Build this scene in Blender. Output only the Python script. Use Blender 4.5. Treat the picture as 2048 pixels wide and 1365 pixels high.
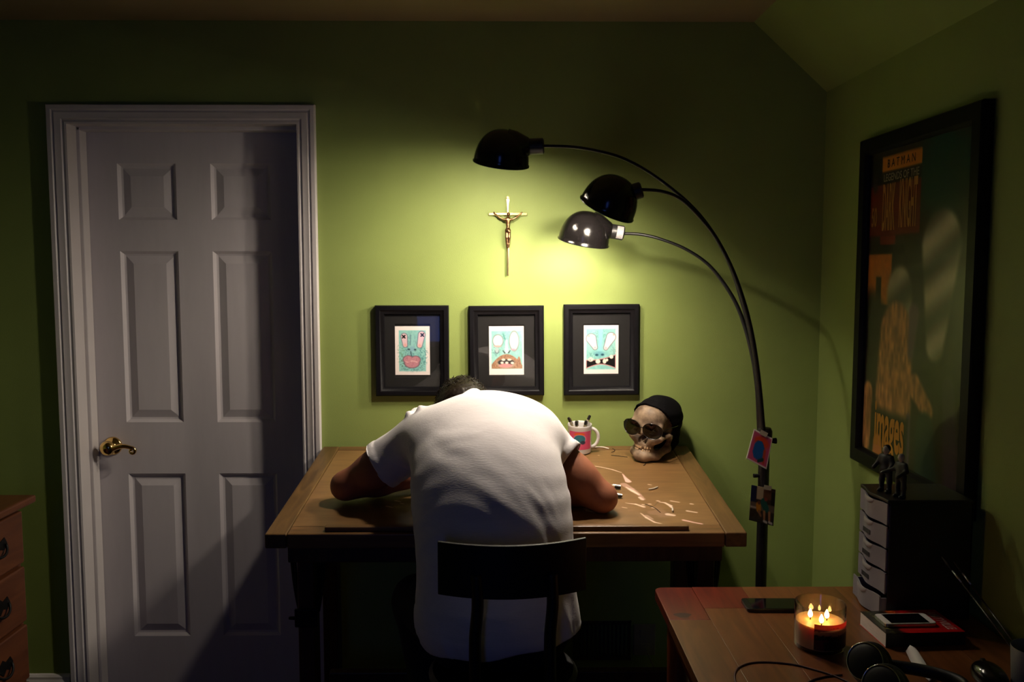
import bpy, bmesh, math, random
import numpy as np
from mathutils import Vector, Matrix, Euler

for _o in list(bpy.data.objects):
    bpy.data.objects.remove(_o, do_unlink=True)
SC = bpy.context.scene
COL = SC.collection
R_ = math.radians
rnd = random.Random(7)
rng = np.random.default_rng(7)

# ------------------------------------------------------------------ camera, world, exposure
cam_d = bpy.data.cameras.new('camera')
cam_d.sensor_width = 36.0
cam_d.lens = 1757.0 / 2048.0 * 36.0
cam_d.clip_start = 0.02
cam = bpy.data.objects.new('camera', cam_d)
COL.objects.link(cam)
cam.location = (0.0, -3.1, 1.575)
cam.rotation_euler = (R_(90 - 4.9), 0.0, R_(-0.6))
SC.camera = cam

world = bpy.data.worlds.new('dusk')
SC.world = world
world.use_nodes = True
_bg = world.node_tree.nodes['Background']
_bg.inputs['Color'].default_value = (0.095, 0.185, 0.80, 1)
_bg.inputs['Strength'].default_value = 1.9
SC.cycles.adaptive_threshold = 0.02
SC.cycles.max_bounces = 6
SC.cycles.diffuse_bounces = 2
SC.cycles.glossy_bounces = 3
SC.cycles.transmission_bounces = 5
SC.cycles.transparent_max_bounces = 10

BULB = 600.0            # radiance of the three lamp bulbs
BULB_COL = (1.0, 0.88, 0.72)
FLAME = 30.0

vs = SC.view_settings
vs.view_transform = 'Standard'
vs.look = 'None'
vs.exposure = 0.0
vs.gamma = 1.0
vs.use_curve_mapping = False
SC.display_settings.display_device = 'sRGB'

# light-guiding opening in the near window (a Cycles portal emits nothing itself)
_pd = bpy.data.lights.new('window_portal', 'AREA')
_pd.shape = 'RECTANGLE'
_pd.size, _pd.size_y = 0.50, 1.08
_pd.energy = 0.0
_pd.cycles.is_portal = True
_po = bpy.data.objects.new('window_portal', _pd)
COL.objects.link(_po)
_po.location = (-0.50, -4.37, 1.45)
_po.rotation_euler = (R_(90), 0, 0)

# ------------------------------------------------------------------ helpers: colour and materials
def lin(c):
    c = np.asarray(c, float) / 255.0
    return np.where(c <= 0.04045, c / 12.92, ((c + 0.055) / 1.055) ** 2.4)

def L4(r, g, b):
    v = lin((r, g, b))
    return (float(v[0]), float(v[1]), float(v[2]), 1.0)

def mat(name, col, rough=0.6, metal=0.0, noise=0.0, scale=20.0, bump=0.0, bscale=200.0, spec=0.5,
        stretch=None, coat=0.0, trans=0.0, ior=1.45, alpha=1.0, col2=None, sheen=0.0, sss=0.0):
    m = bpy.data.materials.new(name)
    m.use_nodes = True
    nt = m.node_tree
    b = nt.nodes['Principled BSDF']
    if len(col) == 3:
        col = (*col, 1.0)
    b.inputs['Base Color'].default_value = col
    b.inputs['Roughness'].default_value = rough
    b.inputs['Metallic'].default_value = metal
    b.inputs['Specular IOR Level'].default_value = spec
    b.inputs['Coat Weight'].default_value = coat
    b.inputs['Transmission Weight'].default_value = trans
    b.inputs['IOR'].default_value = ior
    b.inputs['Alpha'].default_value = alpha
    b.inputs['Sheen Weight'].default_value = sheen
    if sss:
        b.inputs['Subsurface Weight'].default_value = sss
        b.inputs['Subsurface Radius'].default_value = (1.0, 0.45, 0.16)
        b.inputs['Subsurface Scale'].default_value = 0.02
    tc = nt.nodes.new('ShaderNodeTexCoord')
    mp = nt.nodes.new('ShaderNodeMapping')
    nt.links.new(tc.outputs['Object'], mp.inputs['Vector'])
    if stretch:
        mp.inputs['Scale'].default_value = stretch
    if noise > 0:
        n = nt.nodes.new('ShaderNodeTexNoise')
        n.inputs['Scale'].default_value = scale
        n.inputs['Detail'].default_value = 5
        nt.links.new(mp.outputs['Vector'], n.inputs['Vector'])
        r = nt.nodes.new('ShaderNodeValToRGB')
        c1 = np.array(col[:3])
        c2 = np.array(col2[:3]) if col2 is not None else c1 * (1 - noise)
        r.color_ramp.elements[0].position = 0.32
        r.color_ramp.elements[1].position = 0.68
        r.color_ramp.elements[0].color = (*c2, 1)
        r.color_ramp.elements[1].color = (*(c1 if col2 is not None else np.minimum(c1 * (1 + noise), 1)), 1)
        nt.links.new(n.outputs['Fac'], r.inputs['Fac'])
        nt.links.new(r.outputs['Color'], b.inputs['Base Color'])
    if bump > 0:
        n2 = nt.nodes.new('ShaderNodeTexNoise')
        n2.inputs['Scale'].default_value = bscale
        n2.inputs['Detail'].default_value = 3
        nt.links.new(mp.outputs['Vector'], n2.inputs['Vector'])
        bp = nt.nodes.new('ShaderNodeBump')
        bp.inputs['Strength'].default_value = bump
        bp.inputs['Distance'].default_value = 0.002
        nt.links.new(n2.outputs['Fac'], bp.inputs['Height'])
        nt.links.new(bp.outputs['Normal'], b.inputs['Normal'])
    return m

def wood(name, c1, c2, stretch=(3, 30, 30), rough=0.42, scale=1.6, bump=0.12, coat=0.0, spec=0.5):
    m = bpy.data.materials.new(name)
    m.use_nodes = True
    nt = m.node_tree
    b = nt.nodes['Principled BSDF']
    b.inputs['Roughness'].default_value = rough
    b.inputs['Coat Weight'].default_value = coat
    b.inputs['Coat Roughness'].default_value = 0.25
    b.inputs['Specular IOR Level'].default_value = spec
    tc = nt.nodes.new('ShaderNodeTexCoord')
    oi = nt.nodes.new('ShaderNodeObjectInfo')
    ad = nt.nodes.new('ShaderNodeVectorMath')
    ad.operation = 'ADD'
    mul = nt.nodes.new('ShaderNodeMath')
    mul.operation = 'MULTIPLY'
    mul.inputs[1].default_value = 9.0
    nt.links.new(oi.outputs['Random'], mul.inputs[0])
    nt.links.new(tc.outputs['Object'], ad.inputs[0])
    nt.links.new(mul.outputs[0], ad.inputs[1])
    mp = nt.nodes.new('ShaderNodeMapping')
    mp.inputs['Scale'].default_value = stretch
    nt.links.new(ad.outputs[0], mp.inputs['Vector'])
    n = nt.nodes.new('ShaderNodeTexNoise')
    n.inputs['Scale'].default_value = scale
    n.inputs['Detail'].default_value = 7
    n.inputs['Distortion'].default_value = 0.8
    nt.links.new(mp.outputs['Vector'], n.inputs['Vector'])
    r = nt.nodes.new('ShaderNodeValToRGB')
    r.color_ramp.elements[0].position = 0.30
    r.color_ramp.elements[1].position = 0.72
    r.color_ramp.elements[0].color = c2
    r.color_ramp.elements[1].color = c1
    nt.links.new(n.outputs['Fac'], r.inputs['Fac'])
    nt.links.new(r.outputs['Color'], b.inputs['Base Color'])
    bp = nt.nodes.new('ShaderNodeBump')
    bp.inputs['Strength'].default_value = bump
    bp.inputs['Distance'].default_value = 0.001
    nt.links.new(n.outputs['Fac'], bp.inputs['Height'])
    nt.links.new(bp.outputs['Normal'], b.inputs['Normal'])
    return m

def emis(name, col, s):
    m = bpy.data.materials.new(name)
    m.use_nodes = True
    nt = m.node_tree
    nt.nodes.clear()
    e = nt.nodes.new('ShaderNodeEmission')
    e.inputs['Color'].default_value = (*col[:3], 1)
    e.inputs['Strength'].default_value = s
    o = nt.nodes.new('ShaderNodeOutputMaterial')
    nt.links.new(e.outputs[0], o.inputs['Surface'])
    return m

def thin_glass(name, tint=(1, 1, 1), refl=0.08, rough=0.02, edge=5.0):
    m = bpy.data.materials.new(name)
    m.use_nodes = True
    nt = m.node_tree
    nt.nodes.clear()
    t = nt.nodes.new('ShaderNodeBsdfTransparent')
    t.inputs['Color'].default_value = (*tint, 1)
    g = nt.nodes.new('ShaderNodeBsdfGlossy')
    g.inputs['Roughness'].default_value = rough
    lw = nt.nodes.new('ShaderNodeLayerWeight')
    pw = nt.nodes.new('ShaderNodeMath')
    pw.operation = 'POWER'
    pw.inputs[1].default_value = edge
    nt.links.new(lw.outputs['Facing'], pw.inputs[0])
    fr = nt.nodes.new('ShaderNodeMath')
    fr.operation = 'MULTIPLY_ADD'
    fr.inputs[1].default_value = 0.95
    fr.inputs[2].default_value = refl * 0.5
    nt.links.new(pw.outputs[0], fr.inputs[0])
    mx = nt.nodes.new('ShaderNodeMixShader')
    o = nt.nodes.new('ShaderNodeOutputMaterial')
    nt.links.new(fr.outputs[0], mx.inputs[0])
    nt.links.new(t.outputs[0], mx.inputs[1])
    nt.links.new(g.outputs[0], mx.inputs[2])
    nt.links.new(mx.outputs[0], o.inputs['Surface'])
    return m

def print_mat(name, rough=0.5, coat=0.0, wood_mix=False):
    """flat print: the picture's own colours come from the mesh's colour attribute"""
    m = bpy.data.materials.new(name)
    m.use_nodes = True
    nt = m.node_tree
    b = nt.nodes['Principled BSDF']
    b.inputs['Roughness'].default_value = rough
    b.inputs['Coat Weight'].default_value = coat
    a = nt.nodes.new('ShaderNodeVertexColor')
    a.layer_name = 'Col'
    nt.links.new(a.outputs['Color'], b.inputs['Base Color'])
    return m

# ------------------------------------------------------------------ helpers: meshes and objects
class MB:
    def __init__(self):
        self.v = []
        self.f = []
    def add(self, vs_, fs_, M=None):
        n = len(self.v)
        for p in vs_:
            p = Vector(p)
            self.v.append(tuple(M @ p) if M is not None else tuple(p))
        self.f += [tuple(i + n for i in f) for f in fs_]
        return self
    def box(self, lo, hi, M=None):
        x0, y0, z0 = lo
        x1, y1, z1 = hi
        v = [(x0, y0, z0), (x1, y0, z0), (x1, y1, z0), (x0, y1, z0), (x0, y0, z1), (x1, y0, z1), (x1, y1, z1), (x0, y1, z1)]
        f = [(0, 3, 2, 1), (4, 5, 6, 7), (0, 1, 5, 4), (1, 2, 6, 5), (2, 3, 7, 6), (3, 0, 4, 7)]
        return self.add(v, f, M)
    def tube(self, pts, r, seg=12, cap=True, M=None, flat=1.0):
        pts = [Vector(p) for p in pts]
        n = len(pts)
        rs = r if hasattr(r, '__len__') else [r] * n
        t0 = (pts[1] - pts[0]).normalized()
        up = Vector((0, 0, 1)) if abs(t0.z) < 0.9 else Vector((1, 0, 0))
        a = t0.cross(up).normalized()
        v, f = [], []
        for i in range(n):
            t = (pts[min(i + 1, n - 1)] - pts[max(i - 1, 0)]).normalized()
            a = (a - t * a.dot(t)).normalized()
            b = t.cross(a)
            for k in range(seg):
                w = 2 * math.pi * k / seg
                v.append(pts[i] + (a * math.cos(w) + b * math.sin(w) * flat) * rs[i])
        for i in range(n - 1):
            for k in range(seg):
                k2 = (k + 1) % seg
                f.append((i * seg + k, i * seg + k2, (i + 1) * seg + k2, (i + 1) * seg + k))
        if cap:
            f.append(tuple(reversed(range(seg))))
            f.append(tuple((n - 1) * seg + k for k in range(seg)))
        f = [tuple(reversed(q)) for q in f]
        return self.add(v, f, M)
    def lathe(self, prof, seg=32, M=None, a0=0.0, a1=2 * math.pi):
        full = abs(a1 - a0 - 2 * math.pi) < 1e-6
        ns = seg if full else seg + 1
        v, f = [], []
        for (r, z) in prof:
            for k in range(ns):
                w = a0 + (a1 - a0) * k / seg
                v.append((r * math.cos(w), r * math.sin(w), z))
        for i in range(len(prof) - 1):
            for k in range(seg):
                k2 = (k + 1) % ns
                f.append((i * ns + k, i * ns + k2, (i + 1) * ns + k2, (i + 1) * ns + k))
        return self.add(v, f, M)
    def prism(self, poly, d0, d1, axis='y', M=None):
        n = len(poly)
        def P(p, d):
            return {'y': (p[0], d, p[1]), 'x': (d, p[0], p[1]), 'z': (p[0], p[1], d)}[axis]
        v = [P(p, d0) for p in poly] + [P(p, d1) for p in poly]
        f = [tuple(range(n)), tuple(reversed(range(n, 2 * n)))]
        f += [(i, i + n, (i + 1) % n + n, (i + 1) % n) for i in range(n)]
        return self.add(v, f, M)
    def mesh(self, name):
        me = bpy.data.meshes.new(name)
        me.from_pydata(self.v, [], self.f)
        bm = bmesh.new()
        bm.from_mesh(me)
        bmesh.ops.remove_doubles(bm, verts=bm.verts, dist=1e-6)
        bmesh.ops.recalc_face_normals(bm, faces=bm.faces)
        bm.to_mesh(me)
        bm.free()
        return me

def link(name, me, m=None, parent=None, smooth=False, bev=0.0, seg=2, base=None):
    o = bpy.data.objects.new(name, me)
    COL.objects.link(o)
    if m is not None:
        me.materials.clear()
        me.materials.append(m)
    if smooth:
        me.polygons.foreach_set('use_smooth', [True] * len(me.polygons))
        if smooth != 'all':
            try:
                me.set_sharp_from_angle(angle=R_(38))
            except Exception:
                pass
    if bev:
        md = o.modifiers.new('bevel', 'BEVEL')
        md.width = bev
        md.segments = seg
        md.limit_method = 'ANGLE'
        md.angle_limit = R_(40)
    if parent is not None:
        o.parent = parent
        if base is not None:                       # geometry was given in world space
            o.matrix_parent_inverse = Matrix.Translation(-Vector(base))
    return o

def obj(name, mb, m, parent=None, smooth=False, bev=0.0, seg=2, base=None):
    return link(name, mb.mesh(name), m, parent, smooth, bev, seg, base)

def tag(o, label=None, cat=None, group=None, kind=None):
    if label: o['label'] = label
    if cat: o['category'] = cat
    if group: o['group'] = group
    if kind: o['kind'] = kind
    return o

def thing(name, label, cat, loc=(0, 0, 0), rot=(0, 0, 0), group=None):
    o = bpy.data.objects.new(name, None)
    COL.objects.link(o)
    o.empty_display_size = 0.05
    o.location = loc
    o.rotation_euler = rot
    return tag(o, label, cat, group)

def struct(name, mb, m, bev=0.0, smooth=False, label=None):
    o = obj(name, mb, m, bev=bev, smooth=smooth)
    return tag(o, label, kind='structure')

def painted(name, fn, pos, nu, nv, m, parent=None, base=None, smooth='all'):
    """a sheet of nu x nv points; pos(u,v)->xyz with v running down, fn(u,v)->sRGB 0..255"""
    u, v = np.meshgrid(np.linspace(0, 1, nu), np.linspace(0, 1, nv))
    P = pos(u, v).reshape(-1, 3)
    C = lin(np.clip(fn(u, v), 0, 255)).reshape(-1, 3)
    i = np.arange(nu * nv).reshape(nv, nu)
    F = np.stack([i[:-1, :-1], i[1:, :-1], i[1:, 1:], i[:-1, 1:]], -1).reshape(-1, 4)
    me = bpy.data.meshes.new(name)
    me.from_pydata(P.tolist(), [], F.tolist())
    ca = me.color_attributes.new('Col', 'FLOAT_COLOR', 'POINT')
    ca.data.foreach_set('color', np.concatenate([C, np.ones((len(C), 1))], 1).astype(np.float32).ravel())
    return link(name, me, m, parent, smooth, base=base)

def text_mesh(body, size, sx=1.0, thick=0.0, bold=0.0):
    cu = bpy.data.curves.new('lettering', 'FONT')
    cu.body = body
    cu.size = size
    cu.align_x = 'CENTER'
    cu.align_y = 'CENTER'
    cu.extrude = thick
    cu.offset = bold
    cu.resolution_u = 3
    o = bpy.data.objects.new('lettering', cu)
    COL.objects.link(o)
    bpy.context.view_layer.update()
    dg = bpy.context.evaluated_depsgraph_get()
    me = bpy.data.meshes.new_from_object(o.evaluated_get(dg))
    bpy.data.objects.remove(o, do_unlink=True)
    bpy.data.curves.remove(cu)
    for v in me.vertices:
        v.co.x *= sx
    return me

# ------------------------------------------------------------------ helpers: painting
def mixc(a, b, t):
    t = np.clip(t, 0, 1)[..., None]
    return a * (1 - t) + np.asarray(b, float) * t

def sst(e0, e1, x):
    t = np.clip((x - e0) / (e1 - e0), 0, 1)
    return t * t * (3 - 2 * t)

def vnoise(u, v, s, seed=0):
    x, y = u * s, v * s
    xi, yi = np.floor(x).astype(int), np.floor(y).astype(int)
    fx, fy = x - xi, y - yi
    fx, fy = fx * fx * (3 - 2 * fx), fy * fy * (3 - 2 * fy)
    def h(i, j):
        n = np.sin(i * 127.1 + j * 311.7 + seed * 74.7) * 43758.5453
        return n - np.floor(n)
    return (h(xi, yi) * (1 - fx) + h(xi + 1, yi) * fx) * (1 - fy) + (h(xi, yi + 1) * (1 - fx) + h(xi + 1, yi + 1) * fx) * fy

def capd(u, v, a, b, r1, r2, asp=1.0):
    """signed distance to a tapered stroke in card units (v scaled by asp)"""
    px, py = u - a[0], (v - a[1]) * asp
    bx, by = b[0] - a[0], (b[1] - a[1]) * asp
    t = np.clip((px * bx + py * by) / (bx * bx + by * by + 1e-9), 0, 1)
    return np.hypot(px - t * bx, py - t * by) - (r1 + (r2 - r1) * t)

def elld(u, v, c, rx, ry):
    return (np.hypot((u - c[0]) / rx, (v - c[1]) / ry) - 1) * min(rx, ry)

def put(img, d, col, soft=0.012):
    return mixc(img, col, sst(soft, -soft, d))

# ------------------------------------------------------------------ helpers: smooth solids by distance fields
class Vol:
    def __init__(self, lo, hi, h):
        self.lo, self.h = np.array(lo, float), h
        self.n = np.ceil((np.array(hi) - self.lo) / h).astype(int) + 1
        self.F = np.full(self.n, 9.0, np.float32)
    def _win(self, lo, hi):
        a = np.clip(np.floor((np.array(lo) - self.lo) / self.h).astype(int), 0, self.n - 1)
        b = np.clip(np.ceil((np.array(hi) - self.lo) / self.h).astype(int) + 1, 1, self.n)
        g = [self.lo[i] + self.h * np.arange(a[i], b[i]) for i in range(3)]
        s = tuple(slice(a[i], b[i]) for i in range(3))
        return s, np.stack(np.meshgrid(*g, indexing='ij'), -1)
    def op(self, fn, lo, hi, k, cut=False):
        pad = k + 3 * self.h
        s, P = self._win(np.array(lo) - pad, np.array(hi) + pad)
        d = fn(P).astype(np.float32)
        F = self.F[s]
        if cut:
            d = -d
            h = np.maximum(k - np.abs(F - d), 0) / max(k, 1e-6)
            self.F[s] = np.maximum(F, d) + h * h * k * 0.25
        else:
            h = np.maximum(k - np.abs(F - d), 0) / max(k, 1e-6)
            self.F[s] = np.minimum(F, d) - h * h * k * 0.25
        return self
    def cone(self, a, b, r1, r2, k=0.02, cut=False):
        a, b = np.array(a, float), np.array(b, float)
        ba = b - a
        def fn(P):
            q = P - a
            t = np.clip((q @ ba) / (ba @ ba + 1e-12), 0, 1)
            return np.linalg.norm(q - t[..., None] * ba, axis=-1) - (r1 + (r2 - r1) * t)
        r = max(r1, r2)
        return self.op(fn, np.minimum(a, b) - r, np.maximum(a, b) + r, k, cut)
    def chain(self, pts, rs, k=0.02):
        for i in range(len(pts) - 1):
            self.cone(pts[i], pts[i + 1], rs[i], rs[i + 1], k)
        return self
    def ell(self, c, r, rot=None, k=0.02, cut=False):
        c, r = np.array(c, float), np.array(r, float)
        Rm = np.array(Euler(rot).to_matrix()) if rot is not None else np.eye(3)
        def fn(P):
            q = (P - c) @ Rm
            k0 = np.linalg.norm(q / r, axis=-1)
            k1 = np.linalg.norm(q / (r * r), axis=-1) + 1e-9
            return k0 * (k0 - 1) / k1
        m = r.max()
        return self.op(fn, c - m, c + m, k, cut)
    def box(self, c, r, rot=None, rd=0.003, k=0.005, cut=False):
        c, r = np.array(c, float), np.array(r, float)
        Rm = np.array(Euler(rot).to_matrix()) if rot is not None else np.eye(3)
        def fn(P):
            q = np.abs((P - c) @ Rm) - r + rd
            return np.linalg.norm(np.maximum(q, 0), axis=-1) + np.minimum(q.max(-1), 0) - rd
        m = np.linalg.norm(r)
        return self.op(fn, c - m, c + m, k, cut)
    def grid(self):
        g = [self.lo[i] + self.h * np.arange(self.n[i]) for i in range(3)]
        return np.meshgrid(*g, indexing='ij')
    def nets(self):
        F, s = self.F, self.F < 0
        n = self.n
        c = [(i, j, k) for i in (0, 1) for j in (0, 1) for k in (0, 1)]
        cnt = sum(s[i:n[0] - 1 + i, j:n[1] - 1 + j, k:n[2] - 1 + k].astype(np.int8) for i, j, k in c)
        mix = (cnt > 0) & (cnt < 8)
        I = np.argwhere(mix)
        idx = np.full(mix.shape, -1, int)
        idx[mix] = np.arange(len(I))
        acc, num = np.zeros((len(I), 3)), np.zeros(len(I))
        for a in c:
            for ax in range(3):
                if a[ax]:
                    continue
                b = list(a)
                b[ax] = 1
                fa = F[I[:, 0] + a[0], I[:, 1] + a[1], I[:, 2] + a[2]]
                fb = F[I[:, 0] + b[0], I[:, 1] + b[1], I[:, 2] + b[2]]
                m = (fa < 0) != (fb < 0)
                p = np.tile(np.array(a, float), (int(m.sum()), 1))
                p[:, ax] = fa[m] / (fa[m] - fb[m])
                acc[m] += p
                num[m] += 1
        V = (I + acc / num[:, None]) * self.h + self.lo
        Q = []
        for ax in range(3):
            u, w = (ax + 1) % 3, (ax + 2) % 3
            A = np.take(s, range(0, n[ax] - 1), ax)
            B = np.take(s, range(1, n[ax]), ax)
            E = np.argwhere(A != B)
            ok = (E[:, u] >= 1) & (E[:, w] >= 1) & (E[:, u] < n[u] - 1) & (E[:, w] < n[w] - 1)
            E = E[ok]
            eu, ew = np.eye(3, dtype=int)[u], np.eye(3, dtype=int)[w]
            q = [E - eu - ew, E - ew, E, E - eu]
            q = np.stack([idx[t[:, 0], t[:, 1], t[:, 2]] for t in q], -1)
            inside = A[E[:, 0], E[:, 1], E[:, 2]]
            q[~inside] = q[~inside][:, ::-1]
            Q.append(q)
        return V, np.concatenate(Q)

def net_obj(name, V, Q, m, parent=None, base=None, keep=None, relax=1, solid=0.0):
    if relax:
        nb = np.zeros_like(V)
        for _ in range(relax):
            nb[:] = 0
            ct = np.zeros(len(V))
            for a in range(4):
                np.add.at(nb, Q[:, a], V[Q[:, (a + 1) % 4]])
                np.add.at(nb, Q[:, (a + 1) % 4], V[Q[:, a]])
                np.add.at(ct, Q[:, a], 1)
                np.add.at(ct, Q[:, (a + 1) % 4], 1)
            V = V * 0.4 + nb / np.maximum(ct, 1)[:, None] * 0.6
    if keep is not None:
        kv = keep(V)
        Q = Q[kv[Q].all(1)]
        used = np.unique(Q)
        mp = np.full(len(V), -1)
        mp[used] = np.arange(len(used))
        V, Q = V[used], mp[Q]
    me = bpy.data.meshes.new(name)
    me.from_pydata(V.tolist(), [], Q.tolist())
    o = link(name, me, m, parent, smooth='all', base=base)
    if solid:
        md = o.modifiers.new('thickness', 'SOLIDIFY')
        md.thickness = solid
        md.offset = -1
    return o

# ------------------------------------------------------------------ materials
M = {}
M['wall'] = mat('green_wall_paint', (0.262, 0.326, 0.090), 0.55, noise=0.03, scale=6, bump=0.25, bscale=420, spec=0.35)
M['ceil'] = mat('ceiling_paint', (0.32, 0.25, 0.14), 0.8, noise=0.03, scale=5, bump=0.2, bscale=260, spec=0.2)
M['floor'] = wood('floor_boards', L4(70, 46, 30), L4(46, 30, 20), (18, 2, 18), 0.5)
M['trim'] = mat('white_trim_paint', (0.62, 0.57, 0.56), 0.42, noise=0.02, scale=10, bump=0.05, bscale=300)
M['door'] = mat('white_door_paint', (0.60, 0.55, 0.56), 0.5, noise=0.02, scale=8, bump=0.12, bscale=420, stretch=(6, 6, 1))
M['brass'] = mat('polished_brass', (0.78, 0.52, 0.18), 0.14, 1.0, noise=0.05, scale=12)
M['brass_old'] = mat('aged_brass', (0.80, 0.58, 0.24), 0.25, 1.0, noise=0.12, scale=60)
M['bronze'] = mat('dark_bronze', (0.32, 0.17, 0.08), 0.32, 1.0, noise=0.25, scale=80)
M['black_frame'] = mat('black_frame_lacquer', (0.0045, 0.004, 0.005), 0.42, noise=0.1, scale=20, spec=0.18)
M['black_mat'] = mat('black_mat_board', (0.0075, 0.0062, 0.0062), 0.9, noise=0.1, scale=60)
M['mat_bevel'] = mat('mat_core', (0.05, 0.045, 0.045), 0.8)
M['glass'] = thin_glass('frame_glass')
M['pane'] = thin_glass('window_glass')
M['black_metal'] = mat('black_enamel', (0.006, 0.005, 0.005), 0.16, noise=0.1, scale=15, spec=0.6)
M['black_satin'] = mat('black_satin_metal', (0.008, 0.007, 0.007), 0.42, noise=0.1, scale=15, spec=0.4)
M['reflector'] = mat('white_shade_lining', (0.50, 0.48, 0.44), 0.5)
M['socket'] = mat('black_plastic_socket', (0.012, 0.011, 0.011), 0.45)
M['sticker'] = mat('silver_sticker', (0.34, 0.32, 0.32), 0.5, noise=0.35, scale=420)
M['bulb'] = emis('lit_bulb', BULB_COL, BULB)
M['desk'] = wood('desk_wood', L4(126, 90, 52), L4(94, 65, 37), (2.5, 26, 26), 0.40, 1.8, spec=0.45)
M['desk_y'] = wood('desk_wood_end', L4(114, 84, 46), L4(80, 56, 30), (26, 2.5, 26), 0.42, 1.8, spec=0.45)
M['desk_dark'] = wood('desk_leg_wood', L4(80, 48, 26), L4(54, 30, 16), (26, 26, 3), 0.45)
M['iron'] = mat('black_iron', (0.012, 0.011, 0.010), 0.5, 0.6, noise=0.2, scale=40)
M['pine'] = wood('orange_pine', L4(118, 70, 36), L4(88, 48, 23), (30, 3.0, 30), 0.33, 1.5, 0.08, coat=0.25)
M['pine_red'] = wood('red_heart_pine', L4(112, 42, 24), L4(80, 26, 15), (26, 3.0, 26), 0.33, 1.7, 0.08, coat=0.25)
M['pine_leg'] = wood('pine_leg', L4(150, 74, 30), L4(112, 50, 18), (30, 30, 3), 0.4)
M['maple'] = wood('dresser_maple', L4(106, 60, 32), L4(80, 42, 22), (30, 3, 20), 0.4, 1.4)
M['white_cer'] = mat('white_ceramic', (0.78, 0.74, 0.72), 0.15, noise=0.01, scale=8, coat=0.3)
M['pen'] = mat('beige_pen_barrel', (0.50, 0.40, 0.24), 0.35, noise=0.06, scale=90)
M['pen_cap'] = mat('black_pen_cap', (0.012, 0.011, 0.010), 0.3, noise=0.1, scale=50)
M['pen_metal'] = mat('pen_clip_steel', (0.6, 0.58, 0.54), 0.25, 1.0)
M['shirt'] = mat('white_cotton', (0.80, 0.745, 0.755), 0.88, noise=0.03, scale=26, bump=0.22, bscale=130, stretch=(0.55, 1.8, 3.0), spec=0.15, sheen=0.15)
M['skin'] = mat('skin', L4(164, 104, 78), 0.5, noise=0.08, scale=26, bump=0.08, bscale=240, spec=0.35)
M['jeans'] = mat('dark_denim', (0.006, 0.007, 0.011), 0.9, noise=0.25, scale=180, bump=0.2, bscale=600)
M['hair'] = mat('dark_brown_hair', (0.010, 0.006, 0.004), 0.42, noise=0.3, scale=140, stretch=(1, 1, 4), spec=0.15)
M['shoe'] = mat('black_shoe', (0.01, 0.01, 0.01), 0.6, noise=0.1, scale=30)
M['bone'] = mat('aged_bone', L4(168, 142, 116), 0.55, noise=0.5, scale=26, col2=L4(74, 54, 40), bump=0.5, bscale=80)
M['tooth'] = mat('stained_tooth', L4(206, 176, 140), 0.4, noise=0.2, scale=90)
M['socket_dark'] = mat('dark_hollow', (0.010, 0.007, 0.006), 0.9)
M['knit'] = mat('black_knit', (0.0028, 0.0024, 0.0032), 0.95, noise=0.2, scale=260, spec=0.08, bump=0.5, bscale=420)
M['lens'] = thin_glass('dark_green_lens', (0.022, 0.027, 0.016), rough=0.05)
M['print'] = print_mat('printed_card', 0.42)
M['print_gloss'] = print_mat('glossy_print', 0.3)
def film_mat(name):
    m = print_mat(name, 0.35)
    nt = m.node_tree
    b, a = nt.nodes['Principled BSDF'], [n for n in nt.nodes if n.type == 'VERTEX_COLOR'][0]
    tr = nt.nodes.new('ShaderNodeBsdfTranslucent')
    mx = nt.nodes.new('ShaderNodeMixShader')
    mx.inputs[0].default_value = 0.5
    nt.links.new(a.outputs['Color'], tr.inputs['Color'])
    nt.links.new(b.outputs[0], mx.inputs[1])
    nt.links.new(tr.outputs[0], mx.inputs[2])
    nt.links.new(mx.outputs[0], nt.nodes['Material Output'].inputs['Surface'])
    return m
M['film'] = film_mat('translucent_label')
M['wax'] = mat('cream_wax', (0.80, 0.52, 0.26), 0.45, sss=0.7, noise=0.04, scale=20)
M['jar'] = thin_glass('jar_glass', (0.97, 0.97, 0.95), 0.14, 0.02, 2.6)
M['wick'] = mat('burnt_wick', (0.01, 0.008, 0.006), 0.9)
M['flame'] = emis('candle_flame', (1.0, 0.50, 0.14), FLAME)
M['phone_black'] = mat('black_phone_body', (0.006, 0.006, 0.007), 0.25)
M['screen'] = mat('dark_glass_screen', (0.003, 0.003, 0.004), 0.06, spec=0.6)
M['phone_white'] = mat('white_phone_face', (0.66, 0.62, 0.60), 0.2)
M['steel'] = mat('brushed_steel', (0.55, 0.54, 0.53), 0.3, 1.0)
M['paper'] = mat('page_paper', (0.66, 0.56, 0.50), 0.9, noise=0.1, scale=700, stretch=(0.05, 0.05, 1))
M['red_cover'] = mat('red_book_cover', (0.42, 0.012, 0.014), 0.35, noise=0.1, scale=8)
M['cover_text'] = mat('pale_lettering', (0.62, 0.40, 0.36), 0.5)
M['plastic_black'] = mat('black_plastic', (0.006, 0.0055, 0.006), 0.4, noise=0.1, scale=30)
M['frosted'] = mat('frosted_plastic', (0.24, 0.22, 0.245), 0.35, noise=0.12, scale=9, trans=0.15, spec=0.5)
M['frosted_lip'] = mat('frosted_plastic_lip', (0.32, 0.285, 0.29), 0.3, trans=0.1)
M['label_dark'] = mat('dark_label_tape', (0.03, 0.03, 0.032), 0.5, noise=0.5, scale=300)
M['leather'] = mat('black_ear_pad', (0.007, 0.007, 0.007), 0.5, noise=0.2, scale=60, bump=0.2, bscale=200)
M['chrome'] = mat('chrome_trim', (0.8, 0.8, 0.8), 0.1, 1.0)
M['cord'] = mat('dark_red_cord', (0.05, 0.012, 0.010), 0.5)
M['grey_cup'] = mat('grey_paint_cup', (0.20, 0.19, 0.18), 0.45, noise=0.15, scale=20)
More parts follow.
